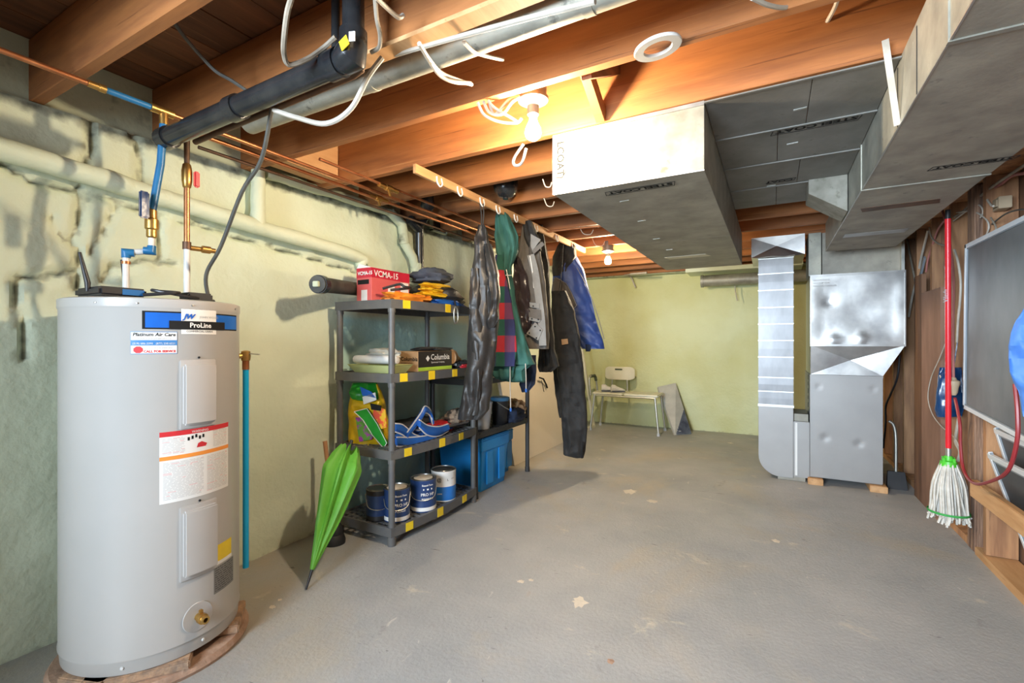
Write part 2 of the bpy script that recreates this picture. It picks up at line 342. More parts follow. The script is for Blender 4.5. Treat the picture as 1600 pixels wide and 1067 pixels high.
def tag(o, label, cat, group=None):
    o['label'] = label; o['category'] = cat
    if group: o['group'] = group
    return o
def thing(name, label, cat, loc, group=None):
    o = bpy.data.objects.new(name, None); COL.objects.link(o); o.location = loc; o.empty_display_size = .05
    return tag(o, label, cat, group)
def struct(o, label=None):
    o['kind'] = 'structure'
    if label: o['label'] = label
    return o
def stuff(o): o['kind'] = 'stuff'; return o
def smooth_path(pts, n=6):
    pts = [Vector(p) for p in pts]
    if len(pts) < 3: return pts
    P = [pts[0] * 2 - pts[1]] + pts + [pts[-1] * 2 - pts[-2]]; out = []
    for i in range(1, len(P) - 2):
        a, b, c, d = P[i - 1:i + 3]
        for k in range(n):
            t = k / n
            out.append(.5 * ((2 * b) + (c - a) * t + (2 * a - 5 * b + 4 * c - d) * t * t + (3 * b - a - 3 * c + d) * t ** 3))
    out.append(pts[-1]); return out
def wire(name, pts, r, m, label=None, cat=None, parent=None, group=None, n=6, seg=7):
    o = MB().tube(smooth_path(pts, n), r, seg).build(name, m, parent, True)
    if label: tag(o, label, cat, group)
    return o
def cbox(p0, p1, m=0): return MB().box(p0[0], p1[0], p0[1], p1[1], p0[2], p1[2], m)
# text -> real thin mesh, mapped by fn(u, v) -> world
def text(s, size, fn, mat, parent, name='lettering', align='LEFT', shear=0, bold=0, sx=1):
    cu = bpy.data.curves.new('t', 'FONT'); cu.body = s; cu.size = size; cu.align_x = align; cu.resolution_u = 2
    cu.shear = shear; cu.offset = bold
    to = bpy.data.objects.new('t', cu); COL.objects.link(to)
    dg = bpy.context.evaluated_depsgraph_get(); me = bpy.data.meshes.new_from_object(to.evaluated_get(dg))
    b = MB(); b.add([fn(v.co.x * sx, v.co.y) for v in me.vertices], [tuple(p.vertices) for p in me.polygons])
    bpy.data.objects.remove(to); bpy.data.curves.remove(cu); bpy.data.meshes.remove(me)
    if not b.f: return None
    return b.build(name, mat, parent)
def flat(o, r, u): o, r, u = Vector(o), Vector(r).normalized(), Vector(u).normalized(); return lambda a, b: o + r * a + u * b
# ============================================================ SETTING
XL, YB, XR, ZJ, YF = -2.44, 6.60, 1.12, 2.08, -1.75
def fnoise(v): return noise.noise(v)
fl = MB(); fl.box(-2.6, 1.3, YF - .1, 6.8, -.06, 0)
fl = struct(fl.build('floor', M['floor'], origin=(0, 0, 0)))
def seg_dist(p, a, b):
    d = b - a; t = max(0, min(1, (p - a).dot(d) / max(1e-9, d.dot(d)))); return (p - (a + d * t)).length
def foam_wall(name, axis, c, a0, a1, z0, z1, step, mat, amp, grooves=(), bare=None, sign=1, teal=None):
    na = int((a1 - a0) / step); nz = int((z1 - z0) / step); vs = []; fs = []; cols = []
    for j in range(nz + 1):
        for i in range(na + 1):
            a = a0 + (a1 - a0) * i / na; z = z0 + (z1 - z0) * j / nz
            p = Vector((a * 1.7, z * 1.7, c)); h = fnoise(p) * amp + fnoise(p * 3.1) * amp * .45 + fnoise(p * 8) * amp * .2
            q = Vector((a + fnoise(p * 6) * .018, z + fnoise(p * 6 + Vector((9, 9, 9))) * .018)); g = 0
            for (pl, w, dep) in grooves:
                for k in range(len(pl) - 1):
                    if abs(q.x - pl[k].x) > .8: continue
                    d = seg_dist(q, pl[k], pl[k + 1])
                    if d < w * 2.2: g = max(g, dep * math.exp(-(d / w) ** 2))
            bb = min(1, g * 1.1)
            if bare: bb = max(bb, bare(a, z))
            h -= g * .03
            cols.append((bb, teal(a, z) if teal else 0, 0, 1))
            vs.append((c + sign * h, a, z) if axis == 'X' else (a, c + sign * h, z))
    for j in range(nz):
        for i in range(na):
            k = j * (na + 1) + i; fs.append((k, k + 1, k + na + 2, k + na + 1))
    b = MB(); b.add(vs, fs); o = b.build(name, mat, None, True, origin=(0, 0, 0))
    ca = o.data.color_attributes.new('bare', 'FLOAT_COLOR', 'POINT')
    for i, cc in enumerate(cols): ca.data[i].color = cc
    return struct(o)
def gl(pts): return [Vector((at(x, y, X=XL).y, at(x, y, X=XL).z)) for x, y in pts]
GR = [(gl([(122, 290), (127, 322), (122, 367), (117, 382), (135, 417), (120, 452)]), .014, .9),  # grooves coloured dark: bare gaps plus painted crevice shade
      (gl([(185, 312), (172, 347), (155, 372), (145, 397)]), .013, .6), (gl([(25, 440), (75, 427), (130, 417)]), .014, .9),
      (gl([(25, 440), (37, 492), (38, 560)]), .012, .85), (gl([(170, 442), (175, 412), (250, 411), (275, 410)]), .012, .85),
      (gl([(250, 417), (250, 362), (247, 330)]), .014, .8), (gl([(82, 340), (92, 367), (112, 382)]), .010, .6),
      (gl([(145, 190), (142, 240), (130, 265)]), .014, .9), (gl([(207, 205), (220, 250), (222, 290)]), .013, .95),
      (gl([(0, 258), (60, 285), (130, 305), (250, 335), (400, 378), (520, 412), (560, 425)]), .012, .95),
      (gl([(400, 285), (402, 340)]), .016, .9), (gl([(430, 278), (520, 300), (600, 335)]), .016, .9)]
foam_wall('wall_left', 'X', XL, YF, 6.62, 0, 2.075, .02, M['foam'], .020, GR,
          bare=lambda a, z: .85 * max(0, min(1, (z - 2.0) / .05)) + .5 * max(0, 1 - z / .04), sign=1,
          teal=lambda a, z: .9 * max(0, min(1, (1.36 - z) / .05)) * max(0, min(1, (a - 2.08) / .06)) * max(0, min(1, (3.6 - a) / .06)))  # teal shadow of the shelf unit painted into the wall colour
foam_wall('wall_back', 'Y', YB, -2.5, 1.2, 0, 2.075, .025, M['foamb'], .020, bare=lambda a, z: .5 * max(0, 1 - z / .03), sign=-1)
struct(cbox((-2.56, YF, 0), (-2.49, 6.7, 2.33)).build('wall_left_blocks', M['foamp'], origin=(0, 0, 0)))['label'] = 'block wall core behind the sprayed foam'
struct(cbox((-2.5, 6.64, 0), (1.2, 6.7, 2.33)).build('wall_back_blocks', M['foamp'], origin=(0, 0, 0)))
struct(cbox((-2.5, YF - .06, 0), (1.2, YF, 2.33)).build('wall_behind', M['foamp'], origin=(0, 0, 0)))

# ---- right stud wall: sheathing boards, studs, plates as parts
wr = cbox((XR + .03, YF, 0), (XR + .08, 6.7, 2.33)).build('wall_right', M['board'], origin=(1.15, 0, 0)); struct(wr)
y = YF; bm_ = None
while y < 6.6:
    w = random.choice((.14, .19, .19, .24)); w = min(w, 6.62 - y)
    cbox((XR + random.uniform(-.006, .006), y + .003, .0), (XR + .029, y + w - .003, 2.32)).build('board', M['board'], wr); y += w
sm = None
for i, ys in enumerate([-.9, -.5, -.1, .3, .7, 1.1, 1.5, 1.9, 2.3, 3.40, 3.95, 4.36, 4.76, 5.17, 5.57, 5.98, 6.39]):
    if sm is None: sm = cbox((.985, -.02, .045), (1.108, .02, 2.04)).build('stud', M['stud'], wr); st = sm
    else: st = sm.copy(); COL.objects.link(st); st.parent = wr
    st.location = Vector((0, ys, 0))
    if i == 0: base = Vector(sm.location)
for ch in [c for c in wr.children if c.name.startswith('stud')]:
    ch.location.x = sm.location.x
cbox((.975, 1.4, 0), (1.108, 3.5, .042)).build('bottom_plate', M['light_wood'], wr)
cbox((.985, 3.63, 0), (1.108, 6.6, .042)).build('bottom_plate', M['stud'], wr)
cbox((.985, YF, 2.042), (1.108, 6.6, 2.078)).build('top_plate', M['stud'], wr)
p = cbox((.975, 3.50, 0), (1.105, 3.62, 2.035)).build('rough_post', M['oldpost'], wr, bevel=.008); p['label'] = 'rough brown weathered timber post'
cbox((.945, 3.98, .0), (.972, 4.42, 1.52)).build('sheathing_panel', M['sheath'], wr)['label'] = 'faded brown sheathing panel on studs'
cbox((.945, 4.42, .0), (.972, 4.62, 1.66)).build('sheathing_panel', M['board'], wr)
cbox((.935, 2.2, .335), (.968, 3.43, .425)).build('rail', M['light_wood'], wr, bevel=.003)['label'] = 'light wooden rail across lower studs'

# ---- ceiling: deck boards, joists
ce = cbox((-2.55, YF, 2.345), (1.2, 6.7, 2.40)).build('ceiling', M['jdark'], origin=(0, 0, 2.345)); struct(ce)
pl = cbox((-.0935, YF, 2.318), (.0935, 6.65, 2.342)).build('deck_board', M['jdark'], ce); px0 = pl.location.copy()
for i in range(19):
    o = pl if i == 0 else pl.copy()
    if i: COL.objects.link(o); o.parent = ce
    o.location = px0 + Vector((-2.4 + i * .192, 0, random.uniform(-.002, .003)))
j0 = cbox((-2.485, 0, ZJ), (1.108, .040, 2.316)).build('joist', M['joist'], ce, bevel=.003, segs=1); jl = j0.location.copy()
JY = [1.89 + .406 * k for k in range(-8, 12)]
for i, yy in enumerate(JY):
    o = j0 if i == 0 else j0.copy()
    if i: COL.objects.link(o); o.parent = ce
    o.location = jl + Vector((0, yy, random.uniform(-.003, .001)))
cbox((-2.488, YF, 2.078), (-2.465, 6.6, 2.316)).build('rim_board', M['foamp'], ce)
cbox((-2.45, 6.45, 2.078), (1.1, 6.60, 2.316)).build('rim_board', M['foamp'], ce)
MB().bar((-.62, 1.53, 2.29), (-.62, 1.885, 2.10), .035, .06).build('bridging_strut', M['joist'], ce)
MB().bar((-.56, 1.885, 2.29), (-.56, 1.53, 2.10), .035, .06).build('bridging_strut', M['jdark'], ce)
cbox((-2.33, 1.53, 2.10), (-2.19, 1.885, 2.30)).build('blocking', M['light_wood'], ce)
cbox((-2.44, 1.57, 2.13), (-2.05, 1.60, 2.30)).build('blocking', M['foamp'], ce)
# furring strip along the underside of the near joist
cbox((-2.3, 1.065, 2.066), (1.1, 1.122, 2.079)).build('nailer_strip', M['light_wood'], ce)
# mint foam at the top of the far wall
cbox((-.95, 6.18, 2.03), (.30, 6.575, 2.078)).build('foam_shelf', M['foam'], ce)

# ============================================================ WATER HEATER
HC = Vector((-2.084, .926, 0)); HR = .28; HZ0, HZ1 = .062, 1.318
pad = MB().lathe([(.308, 0), (.312, .012), (.300, .03), (.0, .03)], (HC.x, HC.y, 0), seg=40).build('base_pad', M['rust'], None, True)
tag(pad, 'rust-stained round pad on the floor under the water heater', 'pad')
for i, (a, ln, wd) in enumerate(((-.62, .15, .035), (-1.22, .085, .045), (2.4, .12, .05), (.9, .1, .05))):
    c = HC + Vector((math.cos(a) * .240, math.sin(a) * .240, .046)); t = Vector((-math.sin(a), math.cos(a), 0)); n = Vector((math.cos(a), math.sin(a), 0))
    b = MB().obox(c, t * ln, n * wd, (0, 0, .0155)).build('support_block', M['chip'], None, bevel=.004)
    tag(b, ['long crumbling chipboard block under the heater, below the drain tap', 'short stained block under the heater at the left of its front', 'chipboard block hidden under the wall side of the heater', 'chipboard block under the far side of the heater'][i], 'block', 'blocks under the water heater')
wh = thing('water_heater', 'tall light grey electric water heater on a rusty pad', 'water heater', (HC.x, HC.y, HZ0))
MB().lathe([(.262, 0), (.272, .002), (.2745, .045), (.2785, .047), (.2785, .052), (.2765, .055), (.2765, 1.219), (.2785, 1.222), (.2795, 1.226), (.2795, 1.247), (.279, 1.253), (.270, 1.257), (.0, 1.262)], (HC.x, HC.y, HZ0), seg=96).build('tank_jacket', M['greyheat'], wh, True)
def cyl(px, py, r=.2765):
    d = ray(px, py); ox, oy = -HC.x, -HC.y
    a = d.x ** 2 + d.y ** 2; b = 2 * (ox * d.x + oy * d.y); c = ox * ox + oy * oy - r * r
    k = (-b - math.sqrt(max(0, b * b - 4 * a * c))) / (2 * a); q = d * k
    return math.atan2(q.y - HC.y, q.x - HC.x), CZ + q.z
def cfn(th0, z0, r): return lambda u, v: Vector((HC.x + r * math.cos(th0 + u / r), HC.y + r * math.sin(th0 + u / r), z0 + v))
def cpatch(t0, t1, z0, z1, r, n=14, th=.0006, slant=(0, 0)):
    b = MB(); r0, r1 = r, r + th; rings = []
    for i in range(n + 1):
        t = t0 + (t1 - t0) * i / n; c, s_ = math.cos(t), math.sin(t); f = i / n
        tt0 = t
        rings.append([Vector((HC.x + q * math.cos(t2), HC.y + q * math.sin(t2), z)) for q, z, t2 in ((r0, z0, t), (r1, z0, t), (r1, z1, t), (r0, z1, t))])
    return b.loft(rings)
def crect(x0, y0, x1, y1):   # pixel corners -> theta/z rectangle
    t0, za = cyl(x0, y0); t1, zb = cyl(x1, y1); return t0, t1, zb, za
# access covers
for (x0, y0, x1, y1) in ((280, 562, 336, 668), (280, 786, 338, 900)):
    t0, za = cyl(x0, (y0 + 8)); t1, zb = cyl(x1, y1 - 8); _, zt = cyl((x0 + x1) / 2, y0); _, zb = cyl((x0 + x1) / 2, y1)
    o = cpatch(t0, t1, zb, zt, .27, th=.012).build('access_cover', M['greylite'], wh, True, bevel=.003)
    cpatch(t0 + .035, t1 - .03, zb + .015, zt - .015, .27, th=.028).build('raised_panel', M['greylite'], o, True, bevel=.006)
    MB().lathe([(.004, 0), (.004, .003), (.0, .004)], cfn((t0 + t1) / 2, zt + .008, .277)(0, 0), (math.cos(t0), math.sin(t0), 0), 8).build('screw', M['ink'], o)
for px in (150, 215, 300, 366):
    t, z = cyl(px, 475); MB().lathe([(.004, 0), (.003, .003), (.0, .0035)], (HC.x + .279 * math.cos(t), HC.y + .279 * math.sin(t), HZ0 + 1.236), (math.cos(t), math.sin(t), 0), 8).build('screw', M['canmetal'], wh)
for px in (190, 318):
    t, z = cyl(px, 1040); MB().lathe([(.006, 0), (.005, .003), (.0, .004)], (HC.x + .274 * math.cos(t), HC.y + .274 * math.sin(t), HZ0 + .025), (math.cos(t), math.sin(t), 0), 8).build('screw', M['whitep'], wh)
R0 = .2767
# maker's band
ta, _ = cyl(222, 487); tb, _ = cyl(369, 510)
zt, zb = cyl(300, 488)[1] + .0, cyl(300, 515)[1]
bd = cpatch(ta, tb, zb, zt, R0, 20).build('brand_band', M['ink'], wh, True)
cpatch(ta + .03, tb - .008, zb + .005, zt - .005, R0 + .0003, 20, .0006).build('blue_panel', M['bluep'], bd, True)
# slanted left end
tw0, tw1 = cyl(283, 500)[0], cyl(337, 500)[0]; wmid = (tw0 + tw1) / 2
cpatch(tw0, tw1, zb - .016, zt + .012, R0 + .0012, 12).build('white_plate', M['white'], bd, True)
cpatch(cyl(264, 500)[0], cyl(350, 500)[0], zb + .0, zb + .030, R0 + .0022, 14).build('dark_bar', M['ink'], bd, True)
text('JOHN WOOD', .0115, cfn(wmid - .012, zb + .042, R0 + .0034), M['inkg'], bd, align='LEFT')
text('JW', .024, cfn(tw0 + .025, zb + .038, R0 + .0034), M['bluep'], bd, shear=.35, bold=.0012, name='emblem')
text('ProLine', .024, cfn(wmid + .005, zb + .008, R0 + .0040), M['white'], bd, align='CENTER', bold=.0006)
text('COMMERCIAL GRADE', .0095, cfn(wmid, zb - .009, R0 + .0034), M['ink'], bd, align='CENTER')
# service sticker
t0, t1 = cyl(204, 530)[0], cyl(277, 530)[0]; zt, zb = cyl(240, 518)[1], cyl(240, 553)[1]
sk = cpatch(t0, t1, zb, zt, R0).build('service_sticker', M['bluel'], wh, True)
h = zt - zb; tm = (t0 + t1) / 2
cpatch(t0 + .005, t1 - .005, zb + h * .62, zt - .002, R0 + .0008, 10).build('white_field', M['white'], sk, True)
cpatch(t0 + .005, t1 - .005, zb + .002, zb + h * .38, R0 + .0008, 10).build('white_field', M['white'], sk, True)
text('Platinum Air Care', .0160, cfn(tm, zb + h * .80, R0 + .0018), M['ink'], sk, align='CENTER', shear=.2, bold=.0004)
text('www.platinumaircare.ca', .0095, cfn(tm, zb + h * .66, R0 + .0018), M['inkg'], sk, align='CENTER')
text('(519) 686-2090   (877) 238-6521', .0088, cfn(tm, zb + h * .43, R0 + .0018), M['white'], sk, align='CENTER')
text('FOR 24 HOUR EMERGENCY', .0065, cfn(tm + .06, zb + h * .24, R0 + .0018), M['inkg'], sk, align='CENTER')
text('CALL FOR SERVICE', .0105, cfn(tm + .055, zb + h * .07, R0 + .0018), M['red'], sk, align='CENTER', bold=.0005)
b = MB(); f = cfn(t0 + .075, zb + h * .19, R0 + .0018); b.add([f(.014 * math.cos(PI / 8 + k * PI / 4), .012 * math.sin(PI / 8 + k * PI / 4)) for k in range(8)], [tuple(range(8))]); b.build('stop_emblem', M['red'], sk)
# warning label
t0, t1 = cyl(249, 700)[0], cyl(356, 700)[0]; zt, zb = cyl(300, 670)[1], cyl(300, 778)[1]; h = zt - zb
wl = cpatch(t0, t1, zb, zt, R0).build('warning_label', M['white'], wh, True)
cpatch(t0, t1, zt - .017, zt, R0 + .0008).build('red_stripe', M['red'], wl, True)
cpatch(t0, t1, zb + h * .60, zb + h * .655, R0 + .0008).build('orange_stripe', M['orange'], wl, True)
text('WARNING', .012, cfn((t0 + t1) / 2, zt - .014, R0 + .0018), M['white'], wl, align='CENTER')
b = MB(); random.seed(3); wdt = (t1 - t0) * R0
for (u0, u1, v0, v1) in ((.03, .30, .68, .90), (.70, .96, .68, .92), (.04, .55, .04, .56), (.60, .97, .04, .56)):
    v = v1
    while v > v0:
        uu = u0
        while uu < u1 - .03:
            ln = random.uniform(.02, .12); e = min(u1, uu + ln)
            f = cfn(t0, zb, R0 + .0010); m_ = 1 if random.random() < .08 else 0
            b.quad(f(uu * wdt, v * h), f(e * wdt, v * h), f(e * wdt, v * h + .0010), f(uu * wdt, v * h + .0010), m_); uu = e + .012
        v -= .0165
stuff(b.build('fine_print', [M['inkg'], M['red']], wl))
b = MB()
for k in range(5):
    f = cfn(t0, zb, R0 + .0012); u, v = wdt * (.33 + .05 * k), h * (.84 + .014 * (k % 3)); b.quad(f(u, v), f(u + .007, v), f(u + .007, v + .012), f(u, v + .012))
f = cfn(t0, zb, R0 + .0012); b.add([f(wdt * x, h * y) for x, y in ((.45, .72), (.58, .72), (.60, .76), (.52, .80), (.47, .78))], [(0, 1, 2, 3, 4)], 1)
b.build('pictogram', [M['ink'], M['red']], wl)
# yellow energy label and rating plate
t0, t1 = cyl(337, 855)[0], cyl(361, 850)[0]; zt, zb = cyl(350, 846)[1], cyl(350, 876)[1]
yl = cpatch(t0, t1, zb, zt, R0).build('yellow_label', M['yellow'], wh, True)
cpatch(t0 + .0, t1 - .0, zb, zb + .012, R0 + .0008).build('white_field', M['white'], yl, True)
t0, t1 = cyl(334, 880)[0], cyl(364, 880)[0]; zt, zb = cyl(348, 880)[1], cyl(348, 920)[1]
rp = cpatch(t0, t1, zb, zt, R0).build('rating_plate', M['reflect'], wh, True); b = MB(); wdt = (t1 - t0) * R0; v = .09
while v < .95:
    uu = .05
    while uu < .9:
        e = min(.95, uu + random.uniform(.03, .2)); f = cfn(t0, zb, R0 + .001); b.quad(f(uu * wdt, v * (zt - zb)), f(e * wdt, v * (zt - zb)), f(e * wdt, v * (zt - zb) + .0018), f(uu * wdt, v * (zt - zb) + .0018)); uu = e + .04
    v += .085
stuff(b.build('fine_print', M['ink'], rp))
# drain tap
t, z = cyl(309, 963); n = Vector((math.cos(t), math.sin(t), 0)); c = Vector((HC.x, HC.y, z)) + n * .2765
MB().lathe([(.052, 0), (.050, .002), (.0, .0025)], c, n, 28).build('tap_plate', M['greylite'], wh, True)
dv = MB().lathe([(.013, 0), (.013, .02), (.018, .021), (.018, .036), (.014, .038), (.014, .05), (.008, .05), (.008, .03)], c, n, 16, caps=False).build('drain_valve', M['brass'], wh, True)
MB().box(c.x + n.x * .02 - .006, c.x + n.x * .02 + .006, c.y + n.y * .02 - .006, c.y + n.y * .02 + .006, z + .01, z + .03).build('valve_stem', M['brass'], dv, bevel=.002)
# relief valve with cyan discharge pipe
q = at(384, 556, X=-2.0); rv = Vector((q.x, q.y, q.z)); rv = Vector((-2.02, at(384, 556, X=-2.02).y, at(384, 556, X=-2.02).z))
di = (rv - Vector((HC.x, HC.y, rv.z))).normalized()
tp = MB().tube([Vector((HC.x, HC.y, rv.z)) + di * .27, rv], .011).lathe([(.012, -.022), (.018, -.02), (.020, 0), (.018, .02), (.008, .024)], rv, (0, 0, 1), 14).build('relief_valve', M['brass'], wh, True)
MB().bar(rv + Vector((0, 0, .012)), rv + Vector((.05, .03, .006)), .014, .004).build('lever', M['alu'], tp)
MB().tube([rv - Vector((0, 0, .02)), rv - Vector((0, 0, .06))], .0145).build('adapter_fitting', M['copper'], wh, True)
MB().tube([rv - Vector((0, 0, .055)), (rv.x + .0, rv.y, .18)], .0125).build('discharge_pipe', M['cyan'], wh, True)['label'] = 'cyan blue relief discharge pipe'
# router and adapters on top
zt = HZ0 + 1.262
def top(px, py): return at(px, py, Z=zt + .01)
rc = Vector((-2.09, .80, zt))
rt = thing('wifi_router', 'flat black router with upright antennas on the water heater', 'router', rc)
MB().box(rc.x - .10, rc.x + .10, rc.y - .085, rc.y + .055, zt + .004, zt + .036).build('router_case', M['black'], rt, bevel=.008)
for dx, dy, tx in ((.01, -.085, -.02), (-.06, .055, .0)):
    MB().tube([(rc.x + dx, rc.y + dy, zt + .02), (rc.x + dx, rc.y + dy, zt + .05), (rc.x + dx + tx, rc.y + dy - .015, zt + .155)], [.007, .009, .005]).build('antenna', M['black'], rt, True)
MB().box(rc.x + .099, rc.x + .1012, rc.y - .02, rc.y + .045, zt + .01, zt + .03).build('label_patch', M['led'], rt)
ad = MB().box(-1.985, -1.915, .955, 1.045, zt - .004, zt + .032).build('power_adapter', M['black'], None, bevel=.006); tag(ad, 'black power adapter brick lying beside the router on the heater', 'adapter')
ad = MB().tube(smooth_path([(-1.94, .82, zt + .01), (-1.90, .90, zt + .022), (-1.96, .94, zt + .03), (-2.02, .90, zt + .035), (-1.95, .86, zt + .03), (-1.90, .95, zt + .012), (-1.99, 1.08, zt + .012), (-2.02, 1.10, zt + .01)], 8), .006, 8).build('coiled_cord', M['black'], None, True); tag(ad, 'coiled black power cord in front of the router on the heater', 'cord')

# ============================================================ WATER PIPES above the heater
XP = -2.04; ZP = 2.05
def P1(px): return at(px, 0, X=XP).y
cw = thing('cold_water_line', 'blue cold water pipe dropping from a brass tee to the heater', 'pipe', (XP, .9, ZP))
y0, y1, y2 = at(165, 0, X=XP).y, at(240, 0, X=XP).y, at(262, 0, X=XP).y
MB().tube([(XP, YF + .05, ZP), (XP, y0, ZP)], .0095).build('copper_pipe', M['copper'], cw, True)
MB().tube([(XP, y0 - .05, ZP), (XP, y0 - .02, ZP), (XP, y0 - .019, ZP), (XP, y0, ZP)], [.012, .012, .014, .014]).build('brass_coupling', M['brass'], cw, True)
MB().tube([(XP, y0, ZP), (XP, y1, ZP)], .011).build('blue_pipe', M['pexb'], cw, True)
yt = (y1 + y2) / 2 + .01; te = MB().tube([(XP, y1 - .01, ZP), (XP, y2 + .02, ZP)], .016).tube([(XP, yt, ZP), (XP, yt, ZP - .05)], .015).build('brass_tee', M['brass'], cw, True)
MB().tube([(XP, y2, ZP), (XP, 3.55, ZP)], .0095).build('copper_pipe', M['copper'], cw, True)
zc = at(237, 335, X=-2.06).z; yc = at(237, 335, X=-2.06).y
MB().tube([(XP, yt, ZP - .04), (-2.055, (yt + yc) / 2 + .012, 1.85), (-2.06, yc, zc)], .0135).build('blue_pipe', M['pexb'], cw, True)
vb = MB().lathe([(.012, .055), (.017, .05), (.017, .02), (.022, .015), (.022, -.02), (.017, -.025), (.017, -.05), (.012, -.055)], (-2.06, yc, zc - .035), (0, 0, 1), 14).build('ball_valve', M['brass'], cw, True)
MB().box(-2.045, -2.03, yc - .05, yc - .018, zc - .025, zc + .075).build('blue_handle', M['bag'], vb, bevel=.005)
z1 = at(237, 378, X=-2.06).z; zr = z1 - .035
yv = yc; xe, ye = -2.10, at(197, 385, X=-2.10).y
MB().tube([(-2.06, yv, zc - .08), (-2.06, yv, zr)], .011).build('white_pipe', M['whitep'], cw, True)
MB().tube([(-2.06, yv, zr), (xe, ye, zr - .012)], .011).build('white_pipe', M['whitep'], cw, True)
MB().tube([(xe, ye, zr - .012), (xe, ye, zt - .003)], .011).build('white_pipe', M['whitep'], cw, True)
for c in ((-2.06, yv, zr), (xe, ye, zr - .012)):
    MB().tube([Vector(c) + Vector((0, 0, .02)) * (1 if c[0] == -2.06 else -1), c, Vector(c) + (Vector((xe, ye, 0)) - Vector((-2.06, yv, 0))).normalized() * (.025 if c[0] == -2.06 else -.025)], .0145).build('elbow', M['pexb'], cw, True)
MB().tube([(xe, ye, zr - .055), (xe, ye, zr - .045)], .0145).build('copper_ring', M['copper'], cw, True)
hx, hy = -2.08, at(292, 400, X=-2.08).y
hw = thing('hot_water_line', 'copper hot water pipe with red lever valve rising from the heater', 'pipe', (hx, hy, zt))
X2 = -2.12
MB().tube([(X2, hy + .02, 2.045), (X2, 3.62, 2.045)], .0095).build('copper_pipe', M['copper'], hw, True)
zv = at(292, 275, X=hx).z; zw = at(292, 382, X=hx).z
MB().tube([(X2, hy + .02, 2.045), (hx, hy, 2.03), (hx, hy, zv + .03)], .0095).build('tarnished_pipe', M['copperd'], hw, True)
v2 = MB().lathe([(.011, .05), (.015, .045), (.019, .02), (.019, -.02), (.015, -.045), (.011, -.05)], (hx, hy, zv), (0, 0, 1), 12).build('ball_valve', M['brass'], hw, True)
MB().box(hx + .02, hx + .035, hy + .012, hy + .034, zv - .045, zv + .02).build('red_handle', M['red'], v2, bevel=.005)
MB().tube([(hx, hy, zv - .04), (hx, hy, zw)], .011).build('copper_pipe', M['copper'], hw, True)
MB().tube([(hx, hy, zw), (hx, hy, zt - .002)], .012).build('white_pipe', M['whitep'], hw, True)
MB().tube([(hx, hy, zw + .01), (hx, hy, zw - .02)], .016).build('tee', M['copperd'], hw, True)
MB().tube([(hx, hy, zw - .012), (hx + .02, hy + .10, zw - .012)], .010).tube([(hx + .015, hy + .05, zw - .012), (hx + .02, hy + .08, zw - .012)], .015).build('drain_cock', M['brass'], hw, True)
MB().tube([(hx, hy, zt - .002), (hx, hy, zt + .03)], .017).build('brass_nut', M['brass'], hw, True)
# two further copper lines and their valves
X3 = -2.25
o = MB().tube([(X3, at(310, 0, X=X3).y, 2.04), (X3, 3.7, 2.04)], .008).build('copper_pipe', M['copperd'], None, True); tag(o, 'tarnished copper pipe nearest the left wall, under the joists', 'pipe', 'copper pipes along the left wall')
X4 = -1.93
o = MB().tube([(X4, 1.55, 2.058), (X4, 3.4, 2.058), (X4 + .02, 3.45, 2.058), (-1.0, 3.5, 2.058)], .008).build('copper_pipe', M['copper'], None, True); tag(o, 'bright copper pipe farthest from the left wall, turning across the joists', 'pipe', 'copper pipes along the left wall')
for (px, X, s) in ((590, X2, 'nearer the wall'), (606, X4, 'farther from the wall')):
    y_ = at(px, 0, X=X).y; z_ = 2.05
    o = MB().tube([(X, y_ - .07, z_), (X, y_ - .02, z_), (X, y_ - .019, z_), (X, y_ + .03, z_), (X, y_ + .031, z_), (X, y_ + .08, z_)], [.013, .013, .019, .019, .013, .013]).tube([(X, y_, z_), (X + .02, y_, z_ - .05)], .007).build('pipe_valve', M['brass'], None, True)
    tag(o, 'small brass stop valve in a copper line, ' + s, 'valve', 'brass valves on copper lines')

# black heater supply cable
wire('supply_cable', [at(425, 168, D=1.62), at(408, 250, D=1.72), at(378, 300, D=1.80), at(345, 385, D=1.88), at(322, 430, D=1.93), Vector((-2.045, 1.10, zt + .004))], .0075, M['wired'], 'black cable hanging from the drain pipe to the heater top', 'cable')

# ============================================================ DRAINS
YD = .94
dr = thing('black_drain', 'glossy black drain pipe sloping under the near joists', 'pipe', (-1.1, YD, 1.98))
e1 = at(545, 92, Y=YD); e0 = at(256, 218, Y=YD); e1.z = max(e1.z, 1.96)
MB().tube([e0, e1], .035, 20).build('drain_run', M['abs'], dr, True)
for t in (.0, .44, .92):
    c = e0.lerp(e1, t); d = (e1 - e0).normalized(); MB().tube([c, c + d * .05], .041, 20).build('coupling', M['abs'], dr, True)
MB().tube([e1 - (e1 - e0).normalized() * .02, e1 + Vector((.01, 0, .004)), e1 + Vector((.018, 0, .03)), e1 + Vector((.018, 0, .07))], .038, 20).build('elbow', M['abs'], dr, True)
MB().tube([e1 + Vector((.018, 0, .05)), e1 + Vector((.018, 0, .345))], .030, 20).build('riser', M['abs'], dr, True)
cc = e1 + Vector((.03, -.043, .012)); MB().obox(cc, (.014, 0, .006), (0, .001, 0), (-.006, 0, .014)).build('yellow_sticker', M['yellow'], dr)
MB().obox(cc + Vector((.026, .004, .012)), (.008, .003, .0), (0, .001, 0), (0, 0, .013)).build('white_sticker', M['white'], dr)
o = MB().tube([(-1.16, .99, 2.02), (-1.16, .99, 2.315)], .013).build('vent_riser', M['abs'], None, True); tag(o, 'thin black riser beside the black drain elbow', 'pipe')
